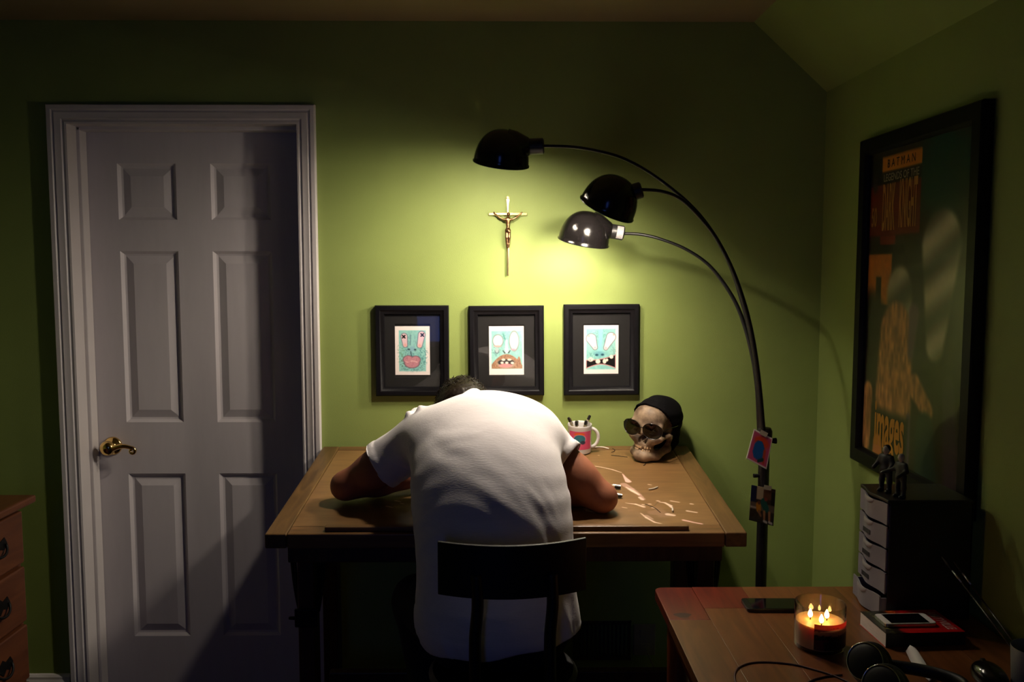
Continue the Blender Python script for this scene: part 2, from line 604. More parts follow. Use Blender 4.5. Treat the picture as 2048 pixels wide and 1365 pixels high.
M['brush_handle'] = mat('dark_brush_handle', (0.02, 0.014, 0.010), 0.25)
M['bristle'] = mat('dark_bristles', (0.012, 0.008, 0.006), 0.8, noise=0.4, scale=300)
M['vent'] = mat('brown_vent_metal', (0.05, 0.035, 0.025), 0.55, 0.2, noise=0.1, scale=20)
M['plate'] = mat('ivory_plate', (0.30, 0.25, 0.16), 0.5)
M['tape'] = mat('translucent_tape', (0.55, 0.48, 0.34), 0.4, noise=0.1, scale=60)
M['toy_dark'] = mat('toy_dark_cloth', (0.008, 0.007, 0.009), 0.6, noise=0.1, scale=50)
M['toy_green'] = mat('toy_olive_cloth', (0.018, 0.020, 0.012), 0.6, noise=0.1, scale=50)
M['toy_skin'] = mat('toy_pale_plastic', (0.38, 0.33, 0.27), 0.45, noise=0.05, scale=50)
M['orange_ink'] = mat('orange_ink', (0.55, 0.21, 0.02), 0.4)
M['orange_ink2'] = mat('dull_orange_ink', (0.50, 0.22, 0.05), 0.4)
M['dark_ink'] = mat('dark_ink', (0.02, 0.012, 0.008), 0.4)
M['pale_ink'] = mat('pale_ink', (0.30, 0.25, 0.18), 0.4)
M['shaving'] = mat('pale_shaving', (0.72, 0.62, 0.50), 0.6)
M['thread'] = mat('dark_thread', (0.015, 0.010, 0.007), 0.8)
M['blind'] = mat('grey_window_blind', (0.42, 0.44, 0.48), 0.8)

# ------------------------------------------------------------------ the room
XR, XLW, ZC, YN = 1.125, -2.0, 2.412, -4.3      # right wall, left wall, ceiling height, wall behind the camera
DL, DR, DT = -1.503, -0.709, 2.064              # door opening
SX, SZ = 0.866, 2.176                           # where the sloped ceiling starts and where it meets the right wall

struct('floor', MB().box((XLW, YN, -0.05), (XR, 0.20, 0.0)), M['floor'])
w = MB()
w.box((XLW, 0.0, 0.0), (DL - 0.03, 0.12, ZC))
w.box((DL - 0.03, 0.0, DT + 0.03), (DR + 0.03, 0.12, ZC))
w.prism([(DR + 0.03, 0.0), (XR, 0.0), (XR, SZ), (SX, ZC), (DR + 0.03, ZC)], 0.0, 0.12)
struct('wall_far', w, M['wall'])
struct('wall_right', MB().box((XR, YN, 0), (XR + 0.1, 0.0, SZ)), M['wall'])
struct('wall_left', MB().box((XLW - 0.1, YN, 0), (XLW, 0.0, ZC)), M['wall'])
struct('ceiling', MB().box((XLW, YN, ZC), (SX, 0.0, ZC + 0.05)), M['ceil'])
struct('ceiling_slope', MB().prism([(SX, ZC), (XR, SZ), (XR + 0.05, SZ + 0.04), (SX + 0.05, ZC + 0.05)], YN, 0.0), M['wall'])
WX0, WX1, WZ0, WZ1 = -0.76, -0.24, 0.90, 2.0    # window behind the camera
w = MB()
w.box((XLW, YN - 0.12, 0), (WX0, YN, ZC))
w.box((WX1, YN - 0.12, 0), (XR, YN, ZC))
w.box((WX0, YN - 0.12, 0), (WX1, YN, WZ0))
w.box((WX0, YN - 0.12, WZ1), (WX1, YN, ZC))
struct('wall_near', w, M['wall'])

win = tag(bpy.data.objects.new('window_1', None), 'narrow white window behind the viewer', kind='structure')
COL.objects.link(win)
win.location = (-0.5, YN, WZ0)
wf = MB()
for a, b in (((WX0, YN - 0.08, WZ0), (WX0 + 0.035, YN + 0.012, WZ1)), ((WX1 - 0.035, YN - 0.08, WZ0), (WX1, YN + 0.012, WZ1)),
             ((WX0, YN - 0.08, WZ0), (WX1, YN + 0.03, WZ0 + 0.035)), ((WX0, YN - 0.08, WZ1 - 0.035), (WX1, YN + 0.012, WZ1)),
             ((WX0, YN - 0.07, 1.15), (WX1, YN - 0.01, 1.185))):
    wf.box(a, b)
obj('window_frame', wf, M['trim'], win, base=win.location)
for z0, z1 in ((WZ0 + 0.035, 1.15), (1.185, WZ1 - 0.035)):
    obj('pane', MB().box((WX0 + 0.035, YN - 0.045, z0), (WX1 - 0.035, YN - 0.041, z1)), M['pane'], win, base=win.location)

# baseboards: stepped profile
def baseboard(name, x0, x1):
    prof = [(0.0, 0.0), (-0.015, 0.0), (-0.015, 0.065), (-0.011, 0.078), (-0.011, 0.086), (-0.006, 0.094), (0.0, 0.096)]
    mb = MB().prism(prof, x0, x1, axis='x')
    return struct(name, mb, M['trim'])
baseboard('baseboard_left', XLW, DL - 0.07)
baseboard('baseboard_far', DR + 0.07, XR)
mb = MB().prism([(XR, 0.0), (XR - 0.015, 0.0), (XR - 0.015, 0.085), (XR - 0.006, 0.096), (XR, 0.098)], YN, 0.0)
struct('baseboard_right', mb, M['trim'])

# door casing: moulded profile mitred round the opening
def casing_path(pts, prof, name):
    """sweep prof (offset outward from the opening, out of the wall) round three sides with mitres"""
    v, f = [], []
    npf = len(prof)
    (xl, xr, zt) = pts
    for (o, d) in prof:
        v += [(xl - o, -d, 0.0), (xl - o, -d, zt + o), (xr + o, -d, zt + o), (xr + o, -d, 0.0)]
    for i in range(npf - 1):
        for s in range(3):
            f.append((i * 4 + s, i * 4 + s + 1, (i + 1) * 4 + s + 1, (i + 1) * 4 + s))
    m = MB()
    m.add(v, f)
    return m
prof = [(-0.002, 0.0), (-0.002, 0.011), (0.004, 0.013), (0.009, 0.010), (0.012, 0.010), (0.016, 0.015), (0.030, 0.016), (0.036, 0.019),
        (0.039, 0.016), (0.043, 0.016), (0.047, 0.021), (0.060, 0.022), (0.063, 0.018), (0.063, 0.0)]
tr = struct('trim_1', casing_path((DL, DR, DT), prof, 'trim_1'), M['trim'], smooth=True, label='white moulded casing round the panelled door')

door = tag(bpy.data.objects.new('door_1', None), 'white six-panel door with brass lever handle', kind='structure')
COL.objects.link(door)
door.location = ((DL + DR) / 2, 0.1, 0.0)
j = MB()
j.box((DL - 0.03, 0.0, 0), (DL, 0.16, DT))
j.box((DR, 0.0, 0), (DR + 0.03, 0.16, DT))
j.box((DL - 0.03, 0.0, DT), (DR + 0.03, 0.16, DT + 0.03))
obj('jamb', j, M['trim'], door, base=door.location)
st = MB()
st.box((DL, 0.062, 0), (DL + 0.013, 0.112, DT))
st.box((DR - 0.013, 0.062, 0), (DR, 0.112, DT))
st.box((DL, 0.062, DT - 0.013), (DR, 0.112, DT))
obj('door_stop', st, M['trim'], door, bev=0.003, base=door.location)
LY = 0.113                                        # face of the leaf
xs = [DL + 0.002, -1.386, -1.176, -1.052, -0.838, DR - 0.002]
zs = [0.0, 0.186, 0.808, 1.000, 1.628, 1.740, 1.942, 2.058]
lf = MB()
for i in (0, 2, 4):
    lf.box((xs[i], LY, zs[0]), (xs[i + 1], LY + 0.035, zs[7]))
for i in (1, 3):
    for k in (0, 2, 4, 6):
        lf.box((xs[i], LY, zs[k]), (xs[i + 1], LY + 0.035, zs[k + 1]))
leaf = obj('door_leaf', lf, M['door'], door, base=door.location)
def raised_panel(x0, x1, z0, z1):
    rings = [(0.0, 0.0), (0.010, 0.010), (0.016, 0.012), (0.018, 0.012), (0.046, 0.003), (0.048, 0.003)]
    v, f = [], []
    for (ins, dep) in rings:
        v += [(x0 + ins, LY + dep, z0 + ins), (x1 - ins, LY + dep, z0 + ins), (x1 - ins, LY + dep, z1 - ins), (x0 + ins, LY + dep, z1 - ins)]
    for r in range(len(rings) - 1):
        for s in range(4):
            f.append((r * 4 + s, r * 4 + (s + 1) % 4, (r + 1) * 4 + (s + 1) % 4, (r + 1) * 4 + s))
    n = (len(rings) - 1) * 4
    f.append((n, n + 1, n + 2, n + 3))
    return MB().add(v, f)
for i in (1, 3):
    for k in (1, 3, 5):
        obj('panel', raised_panel(xs[i], xs[i + 1], zs[k], zs[k + 1]), M['door'], door, base=door.location)
# lever handle
hx, hz = -1.438, 0.913
h = MB()
rot = Matrix.Translation((hx, LY, hz)) @ Matrix.Rotation(R_(90), 4, 'X')
h.lathe([(0.0, 0.0), (0.033, 0.0), (0.034, 0.004), (0.030, 0.010), (0.016, 0.014), (0.012, 0.022), (0.013, 0.030), (0.022, 0.036),
         (0.027, 0.046), (0.027, 0.052), (0.022, 0.062), (0.012, 0.067), (0.0, 0.068)], 32, rot)
obj('handle_rosette', h, M['brass'], door, smooth='all', base=door.location)
pts, rs = [], []
for k in range(15):
    t = k / 14
    pts.append((hx + 0.012 + 0.075 * t, LY - 0.052, hz - 0.004 + 0.012 * math.sin(t * 2.6)))
    rs.append(0.011 - 0.004 * t)
cx_, cz_ = pts[-1][0] + 0.003, pts[-1][2] - 0.012
for k in range(12):
    w_ = R_(80 - 33 * k)
    rr = 0.012 - 0.0006 * k
    pts.append((cx_ + rr * math.cos(w_), LY - 0.052, cz_ + rr * math.sin(w_)))
    rs.append(0.0065 - 0.0002 * k)
obj('lever', MB().tube(pts, rs, 12), M['brass'], door, smooth='all', base=door.location)

# vent grille and outlet plate low on the far wall
t = thing('vent_grille', 'dark slatted vent grille low on the green wall under the desk', 'vent', (0.36, 0, 0.14))
g = MB()
g.box((-0.105, -0.010, 0.0), (0.105, 0.0, 0.012)).box((-0.105, -0.010, 0.133), (0.105, 0.0, 0.145))
g.box((-0.105, -0.010, 0.0), (-0.093, 0.0, 0.145)).box((0.093, -0.010, 0.0), (0.105, 0.0, 0.145))
obj('frame', g, M['vent'], t, bev=0.002)
sl = MB().box((-0.0035, -0.008, 0.012), (0.0035, 0.0, 0.133)).mesh('slat')
for k in range(12):
    o = link('slat', sl, M['vent'], t)
    o.location.x = -0.082 + 0.0149 * k
t = thing('outlet_plate', 'ivory outlet plate on the green wall beside the vent', 'outlet', (0.516, 0, 0.155))
obj('plate', MB().box((-0.04, -0.006, 0), (0.04, 0, 0.118)), M['plate'], t, bev=0.003)
for z in (0.032, 0.084):
    obj('receptacle', MB().box((-0.017, -0.009, z - 0.014), (0.017, -0.005, z + 0.014)), M['plate'], t, bev=0.003)

# ------------------------------------------------------------------ framed pictures on the far wall
def frame_rings(w_, h_, rings):
    """closed rectangular rings: (inset, out-of-wall) pairs in a local x,z plane centred on 0"""
    v, f = [], []
    for (i, d) in rings:
        a, b = w_ / 2 - i, h_ / 2 - i
        v += [(-a, -d, -b), (a, -d, -b), (a, -d, b), (-a, -d, b)]
    for r in range(len(rings) - 1):
        for s in range(4):
            f.append((r * 4 + s, r * 4 + (s + 1) % 4, (r + 1) * 4 + (s + 1) % 4, (r + 1) * 4 + s))
    return MB().add(v, f)

ASP = 0.173 / 0.123
def paper(u, v, area):
    img = np.ones(u.shape + (3,)) * np.array([250, 238, 232.0])
    n = vnoise(u, v, 14, 3) * 0.6 + vnoise(u, v, 34, 5) * 0.4
    teal = np.stack([128 + 42 * n, 196 + 26 * n, 190 + 22 * n], -1)
    d = np.maximum(np.maximum(area[0] - u, u - area[1]), np.maximum(area[2] - v, v - area[3]))
    t = sst(0.012, -0.012, d)[..., None]
    return img * (1 - t) + teal * t

def hatch(img, u, v, c, rx, ry, col, amt=0.6, s=46, seed=9):
    d = np.hypot((u - c[0]) / rx, (v - c[1]) / ry)
    t = sst(1.15, 0.5, d) * amt * sst(0.45, 0.7, vnoise(u + v * 0.4, v, s, seed))
    return mixc(img, col, t)

def monster_lips(u, v):
    I = paper(u, v, (0.11, 0.88, 0.085, 0.925))
    for c, rx, ry, col in (((0.2, 0.55), 0.16, 0.3, (110, 168, 132)), ((0.8, 0.6), 0.16, 0.26, (70, 136, 140)), ((0.45, 0.42), 0.2, 0.3, (92, 132, 150)),
                           ((0.5, 0.87), 0.34, 0.08, (96, 140, 140)), ((0.24, 0.75), 0.12, 0.16, (96, 128, 116)), ((0.74, 0.78), 0.12, 0.14, (88, 140, 130))):
        I = hatch(I, u, v, c, rx, ry, col)
    I = put(I, capd(u, v, (0.50, 0.16), (0.49, 0.44), 0.03, 0.06, ASP), (158, 212, 206), 0.04)
    I = put(I, capd(u, v, (0.45, 0.18), (0.43, 0.38), 0.008, 0.010, ASP), (92, 128, 140), 0.016)
    I = put(I, elld(u, v, (0.49, 0.465), 0.07, 0.05), (142, 186, 202), 0.03)
    for a, b, r1, r2, m in (((0.26, 0.21), (0.29, 0.385), 0.085, 0.060, (0.25, 0.215)), ((0.765, 0.175), (0.705, 0.395), 0.092, 0.066, (0.782, 0.18))):
        d = capd(u, v, a, b, r1, r2, ASP)
        I = put(I, d - 0.018, (112, 120, 130), 0.012)
        I = put(I, d, (240, 204, 210), 0.010)
        I = put(I, capd(u, v, (b[0], b[1] - 0.02), b, 0.02, 0.045, ASP), (242, 178, 168), 0.03)
        for s in (-1, 1):
            I = put(I, capd(u, v, (m[0] - 0.036, m[1] - s * 0.026), (m[0] + 0.036, m[1] + s * 0.026), 0.018, 0.018, ASP), (6, 6, 6), 0.008)
    for c in ((0.395, 0.475), (0.575, 0.482)):
        I = put(I, elld(u, v, c, 0.032, 0.016), (40, 62, 74), 0.012)
    I = put(I, capd(u, v, (0.445, 0.52), (0.475, 0.625), 0.012, 0.016, ASP), (70, 104, 112), 0.012)
    lip = np.minimum(elld(u, v, (0.375, 0.685), 0.135, 0.075), np.minimum(elld(u, v, (0.585, 0.69), 0.125, 0.072), elld(u, v, (0.48, 0.755), 0.20, 0.095)))
    I = put(I, lip - 0.014, (120, 92, 104), 0.010)
    I = put(I, lip, (206, 142, 152), 0.012)
    I = put(I, np.abs(v - (0.725 + 0.012 * np.sin(u * 22))) - 0.010 + 2 * np.maximum(lip + 0.02, 0), (240, 196, 192), 0.012)
    st_ = sst(0.6, 0.8, vnoise(u * 3, v, 26, 4)) * sst(0, -0.03, lip) * 0.45
    return mixc(I, (166, 92, 110), st_)

def monster_beard(u, v):
    I = paper(u, v, (0.065, 0.955, 0.095, 0.875))
    for c, rx, ry, col in (((0.2, 0.5), 0.16, 0.14, (92, 150, 146)), ((0.42, 0.3), 0.09, 0.2, (92, 158, 152)), ((0.88, 0.35), 0.07, 0.2, (150, 200, 178))):
        I = hatch(I, u, v, c, rx, ry, col)
    I = put(I, capd(u, v, (0.40, 0.15), (0.46, 0.28), 0.01, 0.016, ASP), (84, 150, 148), 0.012)
    I = put(I, capd(u, v, (0.50, 0.30), (0.50, 0.52), 0.03, 0.05, ASP), (206, 240, 232), 0.03)
    for c, rx, ry in (((0.255, 0.30), 0.135, 0.115), ((0.72, 0.305), 0.125, 0.185)):
        d = elld(u, v, c, rx, ry)
        I = put(I, d - 0.020, (140, 148, 142), 0.014)
        I = put(I, d, (252, 246, 242), 0.012)
    I = put(I, elld(u, v, (0.245, 0.408), 0.085, 0.018), (236, 172, 166), 0.02)
    I = put(I, elld(u, v, (0.70, 0.478), 0.06, 0.02), (232, 160, 180), 0.02)
    I = put(I, elld(u, v, (0.225, 0.49), 0.052, 0.055), (176, 196, 196), 0.02)
    I = put(I, np.abs(elld(u, v, (0.225, 0.50), 0.058, 0.055)) - 0.008 + np.maximum(0.50 - v, 0), (88, 100, 110), 0.01)
    for a, b in (((0.40, 0.505), (0.45, 0.55)), ((0.60, 0.505), (0.56, 0.545))):
        I = put(I, capd(u, v, a, b, 0.014, 0.02, ASP), (54, 72, 76), 0.012)
    arch = 0.575 + 1.15 * (u - 0.5) ** 2 - 0.10 * sst(0.8, 0.86, u) * sst(0.93, 0.88, u)
    beard = np.maximum(np.maximum(arch - v, v - 0.872), np.maximum(0.07 - u, u - 0.95))
    n = vnoise(u, v, 40, 2)
    hair = np.stack([132 + 60 * n, 96 + 46 * n, 70 + 38 * n], -1)
    t = sst(0.012, -0.012, beard)[..., None]
    I = I * (1 - t) + hair * t
    I = put(I, elld(u, v, (0.48, 0.775), 0.26, 0.095), (176, 158, 134), 0.02)
    I = put(I, elld(u, v, (0.485, 0.745), 0.235, 0.066), (10, 7, 6), 0.008)
    I = put(I, elld(u, v, (0.475, 0.81), 0.19, 0.042), (226, 142, 142), 0.012)
    for c, rx, ry in (((0.41, 0.69), 0.055, 0.024), ((0.58, 0.69), 0.06, 0.022), ((0.37, 0.752), 0.048, 0.024), ((0.505, 0.752), 0.048, 0.024), ((0.665, 0.757), 0.05, 0.026)):
        I = put(I, elld(u, v, c, rx, ry), (250, 232, 216), 0.010)
    return I

def monster_teeth(u, v):
    I = paper(u, v, (0.075, 0.915, 0.072, 0.91))
    for c, rx, ry, col in (((0.3, 0.62), 0.25, 0.08, (96, 156, 150)), ((0.85, 0.55), 0.1, 0.2, (120, 164, 154)), ((0.5, 0.14), 0.4, 0.06, (120, 206, 188)),
                           ((0.38, 0.3), 0.07, 0.2, (84, 156, 150)), ((0.6, 0.25), 0.07, 0.2, (92, 164, 156))):
        I = hatch(I, u, v, c, rx, ry, col)
    I = put(I, capd(u, v, (0.49, 0.12), (0.47, 0.55), 0.05, 0.075, ASP), (150, 222, 222), 0.05)
    I = put(I, elld(u, v, (0.45, 0.585), 0.15, 0.055), (116, 180, 190), 0.03)
    for c in ((0.375, 0.61), (0.54, 0.605)):
        I = put(I, elld(u, v, c, 0.045, 0.022), (36, 84, 98), 0.012)
    for a, b, r1, r2 in (((0.215, 0.275), (0.325, 0.455), 0.135, 0.060), ((0.785, 0.245), (0.635, 0.465), 0.125, 0.055)):
        d = capd(u, v, a, b, r1, r2, ASP)
        I = put(I, d - 0.018, (112, 104, 112), 0.014)
        I = put(I, d, (255, 250, 244), 0.012)
        I = put(I, capd(u, v, (b[0], b[1] - 0.015), b, 0.02, 0.045, ASP), (244, 190, 196), 0.03)
    for c in ((0.15, 0.22), (0.86, 0.195)):
        I = put(I, elld(u, v, c, 0.025, 0.018), (230, 170, 150), 0.012)
    top = 0.705 - 0.115 * (u - 0.5) - 0.18 * (u - 0.45) ** 2
    bot = 0.79 + 0.33 * np.abs(u - 0.5) ** 1.6
    m = np.maximum(np.maximum(top - v, v - bot), np.maximum(0.085 - u, u - 0.905))
    I = put(I, m - 0.018, (222, 150, 150), 0.012)
    I = put(I, m, (10, 6, 6), 0.008)
    for c, rx, ry in (((0.2, 0.705), 0.075, 0.045), ((0.41, 0.745), 0.072, 0.046), ((0.60, 0.74), 0.055, 0.05), ((0.67, 0.715), 0.04, 0.03), ((0.8, 0.65), 0.056, 0.04)):
        I = put(I, elld(u, v, c, rx, ry), (250, 232, 216), 0.010)
    I = put(I, elld(u, v, (0.188, 0.716), 0.012, 0.010), (30, 20, 20), 0.006)
    return I

def picture(cx, cz, w_, h_, roll, fn, label, depth=0.020):
    t = thing('framed_picture', label, 'picture', (cx, -0.001, cz), (0, R_(roll), 0), 'framed drawings over the desk')
    obj('frame', frame_rings(w_, h_, [(0.0, 0.0), (0.0, depth), (0.004, depth + 0.004), (0.016, depth + 0.004), (0.021, depth - 0.001), (0.030, depth - 0.004),
                                      (0.032, depth - 0.008), (0.032, 0.002)]), M['black_frame'], t, smooth=True)
    iw, ih = w_ / 2 - 0.031, h_ / 2 - 0.031
    m = frame_rings(2 * iw, 2 * ih, [(0.0, 0.007), (iw - 0.0635, 0.007), (iw - 0.0615, 0.0055)])
    obj('mat_board', m, M['black_mat'], t)
    painted('drawing', fn, lambda u, v: np.stack([(u - 0.5) * 0.123, np.full_like(u, -0.0052), (0.5 - v) * 0.173], -1), 100, 140, M['print'], t)
    obj('backing', MB().box((-iw, -0.0045, -ih), (iw, -0.001, ih)), M['black_mat'], t)
    obj('glass', MB().add([(-iw, -0.0095, -ih), (iw, -0.0095, -ih), (iw, -0.0095, ih), (-iw, -0.0095, ih)], [(0, 1, 2, 3)]), M['glass'], t)
    return t
picture(-0.319, 1.276, 0.258, 0.320, 0.0, monster_lips, 'black framed drawing of a blue face with pink lips and crossed-out eyes')
picture(0.013, 1.276, 0.264, 0.318, -0.4, monster_beard, 'black framed drawing of a blue face with a brown beard and open mouth')
picture(0.348, 1.279, 0.266, 0.322, -0.3, monster_teeth, 'black framed drawing of a blue face with a wide black gap-toothed mouth')

# ------------------------------------------------------------------ crucifix
t = thing('crucifix', 'slim brass crucifix with a small bronze figure on the green wall', 'crucifix', (0.018, -0.001, 1.54))
mb = MB()
mb.prism([(-0.0032, 0.0), (0.0032, 0.0), (0.0030, 0.2), (0.0034, 0.248), (0.0058, 0.262), (0.0052, 0.268), (-0.0052, 0.268), (-0.0058, 0.262), (-0.0034, 0.248), (-0.0030, 0.2)], -0.010, -0.005)
obj('upright', mb, M['brass_old'], t, bev=0.0008)
mb = MB().prism([(-0.066, 0.2105), (0.066, 0.2105), (0.067, 0.215), (0.066, 0.2195), (-0.066, 0.2195), (-0.067, 0.215)], -0.0112, -0.006)
obj('crossbar', mb, M['brass_old'], t, bev=0.0008)
ring = []
for k in range(25):
    a = 2 * math.pi * k / 24
    ring.append((0.0055 * math.cos(a), -0.006, 0.270 + 0.0055 * math.sin(a)))
obj('hanging_ring', MB().tube(ring, 0.0013, 8), M['brass_old'], t, smooth='all')
obj('wall_pin', MB().tube([(0, 0.001, 0.272), (0, -0.009, 0.272)], 0.002, 8), M['brass_old'], t)
V_ = Vol((-0.062, -0.034, 0.092), (0.062, -0.008, 0.232), 0.0011)
for s in (-1, 1):
    V_.chain([(0.004 * s, -0.018, 0.196), (0.016 * s, -0.019, 0.196), (0.032 * s, -0.019, 0.204), (0.046 * s, -0.016, 0.217)], [0.0042, 0.0036, 0.003, 0.0024], 0.003)
    V_.cone((0.046 * s, -0.016, 0.217), (0.049 * s, -0.015, 0.221), 0.003, 0.002, 0.002)
    V_.chain([(0.0045 * s, -0.019, 0.158), (0.0048 * s, -0.022, 0.134), (0.003 * s, -0.018, 0.110), (0.0025 * s, -0.018, 0.100)], [0.0054, 0.0046, 0.0036, 0.0028], 0.003)
V_.ell((0, -0.018, 0.192), (0.0095, 0.006, 0.013), k=0.004)
V_.ell((0, -0.018, 0.176), (0.0066, 0.0052, 0.014), k=0.004)
V_.ell((0, -0.019, 0.158), (0.0088, 0.0072, 0.009), k=0.004)
V_.ell((0.0018, -0.0215, 0.213), (0.0056, 0.006, 0.0075), k=0.002)
V_.ell((0.003, -0.0245, 0.155), (0.006, 0.004, 0.007), k=0.002)
vv, qq = V_.nets()
net_obj('figure', vv, qq, M['bronze'], t, relax=1)

# ------------------------------------------------------------------ poster on the right wall (cover art replaced by plain colour shapes)
def poster_art(u, v):
    A = 0.89 / 0.59
    n = vnoise(u, v * A, 16, 6) * 0.6 + vnoise(u, v * A, 50, 8) * 0.4
    I = np.ones(u.shape + (3,)) * np.array([44, 36, 26.0]) * (0.7 + 0.6 * n[..., None])
    def rect(I, x0, x1, y0, y1, col, soft=0.004):
        return put(I, np.maximum(np.maximum(x0 - u, u - x1), np.maximum(y0 - v, v - y1)), col, soft)
    I = put(I, elld(u, v, (0.74, 0.10), 0.26, 0.13), (20, 62, 50), 0.05)
    I = rect(I, 0.0, 0.12, 0.02, 0.155, (16, 14, 12))
    I = rect(I, 0.0, 0.12, 0.155, 0.185, (24, 50, 48))
    I = rect(I, 0.13, 0.54, 0.02, 0.068, (214, 128, 36))
    I = rect(I, 0.13, 0.54, 0.072, 0.105, (22, 14, 10))
    I = rect(I, 0.0, 0.54, 0.108, 0.275, (112, 26, 16))
    I = rect(I, 0.13, 0.30, 0.275, 0.305, (124, 34, 20))
    I = rect(I, 0.0, 0.40, 0.305, 0.335, (30, 26, 24))
    sky = np.stack([220 - 60 * n, 116 - 30 * n + 60 * (v - 0.33), 34 + 0 * n], -1)
    tt = (sst(0.006, -0.006, np.maximum(np.maximum(-u, u - 0.27), np.maximum(0.335 - v, v - 0.50))))[..., None]
    I = I * (1 - tt) + sky * tt
    I = put(I, np.maximum(np.maximum(0.10 - u, u - 0.16), 0.41 - v) + np.maximum(v - 0.52, 0), (30, 24, 20), 0.006)
    I = put(I, elld(u, v, (0.06, 0.56), 0.14, 0.1), (36, 26, 18), 0.03)
    pale = np.stack([186 + 20 * n, 176 + 20 * n, 142 + 20 * n], -1) * (0.72 + 0.28 * np.sin((v * A + 0.5 * u) * 26))[..., None]
    def blend(I, d, col, soft=0.01):
        w_ = sst(soft, -soft, d)[..., None]
        return I * (1 - w_) + col * w_
    I = blend(I, capd(u, v, (0.74, 0.32), (0.72, 0.60), 0.17, 0.08, A), pale, 0.02)
    I = blend(I, capd(u, v, (0.36, 0.46), (0.38, 0.54), 0.13, 0.12, A), pale * 0.92, 0.02)
    tawny = np.stack([168 + 50 * n, 112 + 40 * n, 66 + 30 * n], -1) * (0.72 + 0.5 * vnoise(u * 2.5, v * A, 24, 2)[..., None])
    I = blend(I, capd(u, v, (0.34, 0.60), (0.33, 0.80), 0.17, 0.19, A), tawny, 0.02)
    I = blend(I, capd(u, v, (0.55, 0.74), (0.68, 0.80), 0.06, 0.045, A), tawny, 0.015)
    I = blend(I, capd(u, v, (0.05, 0.80), (0.04, 0.97), 0.05, 0.05, A), tawny, 0.012)
    I = blend(I, capd(u, v, (0.52, 0.52), (0.50, 0.64), 0.05, 0.03, A), np.array([104, 72, 92.0]), 0.02)
    I = blend(I, capd(u, v, (0.85, 0.72), (0.90, 1.0), 0.05, 0.06, A), np.array([62, 44, 58.0]), 0.02)
    I = blend(I, capd(u, v, (0.66, 0.86), (0.68, 1.0), 0.08, 0.10, A), np.array([30, 52, 46.0]), 0.02)
    I = put(I, capd(u, v, (0.50, 0.84), (0.49, 0.98), 0.02, 0.03, A), (104, 70, 108), 0.012)
    I = put(I, np.maximum(np.maximum(0.10 - u, u - 0.50), 0.845 - v) + 0 * u, (28, 22, 18), 0.02)
    I = put(I, capd(u, v, (0.18, 0.965), (0.18, 1.02), 0.05, 0.06, A), (196, 118, 66), 0.01)
    return put(I, elld(u, v, (0.055, 0.10), 0.028, 0.03), (40, 38, 36), 0.01)

PW, PH = 0.69, 0.985
t = thing('framed_poster', 'large black framed comic poster on the right wall', 'poster', (XR - 0.002, -0.725, 1.462), (0, 0, R_(-90)))
obj('frame', frame_rings(PW, PH, [(0, 0), (0, 0.026), (0.004, 0.030), (0.040, 0.030), (0.046, 0.022), (0.048, 0.016), (0.048, 0.002)]), M['black_frame'], t, smooth=True)
iw, ih = PW / 2 - 0.0475, PH / 2 - 0.0475
painted('cover_print', poster_art, lambda u, v: np.stack([(u - 0.5) * 2 * iw, np.full_like(u, -0.010), (0.5 - v) * 2 * ih], -1), 130, 190, M['print_gloss'], t)
obj('glass', MB().add([(-iw, -0.016, -ih), (iw, -0.016, -ih), (iw, -0.016, ih), (-iw, -0.016, ih)], [(0, 1, 2, 3)]), M['glass'], t)
def lettering(body, size, u, v, sx, m, bold=0.0, sy=1.0):
    me = text_mesh(body, size, sx, 0.0, bold)
    o = link('lettering', me, m, t)
    o.location = ((u - 0.5) * 2 * iw, -0.0112, (0.5 - v) * 2 * ih)
    o.rotation_euler = (R_(90), 0, 0)
    o.scale = (1, sy, 1)
    return o
lettering('B A T M A N', 0.034, 0.335, 0.045, 0.95, M['dark_ink'])
lettering('LEGENDS OF THE', 0.030, 0.335, 0.089, 0.93, M['pale_ink'], 0.0004)
lettering('DARK', 0.085, 0.215, 0.192, 0.36, M['orange_ink2'], 0.0015, 2.2)
lettering('KNIGHT', 0.085, 0.42, 0.186, 0.34, M['orange_ink2'], 0.0015, 2.2)
lettering('50', 0.060, 0.055, 0.215, 0.65, M['orange_ink2'], 0.001, 1.3)
lettering('images', 0.120, 0.305, 0.900, 0.60, M['orange_ink'], 0.003, 1.6)

# ------------------------------------------------------------------ three-arm arc floor lamp
LB = Vector((0.796, -0.47, 0.0))
t = thing('floor_lamp', 'black arc floor lamp with three lit dome shades beside the desk', 'floor lamp', LB)
mb = MB().lathe([(0.0, 0.0), (0.135, 0.0), (0.137, 0.006), (0.130, 0.018), (0.05, 0.026), (0.024, 0.034), (0.0, 0.034)], 40)
obj('base', mb, M['black_metal'], t, smooth=True)
obj('pole', MB().tube([(0, 0, 0.03), (0, 0, 1.075)], 0.0165, 24), M['black_satin'], t, smooth=True)
obj('collar', MB().tube([(0, 0, 1.040), (0, 0, 1.060), (0, 0, 1.075), (0, 0, 1.084)], [0.021, 0.0225, 0.0225, 0.018], 24), M['black_satin'], t, smooth=True)
obj('knob', MB().tube([(0.015, -0.004, 1.045), (0.03, -0.006, 1.045), (0.034, -0.006, 1.045)], [0.005, 0.009, 0.009], 14), M['black_satin'], t, smooth=True)
obj('knob', MB().tube([(-0.014, -0.004, 0.937), (-0.024, -0.006, 0.937), (-0.033, -0.006, 0.937)], [0.004, 0.006, 0.006], 14), M['black_satin'], t, smooth=True)

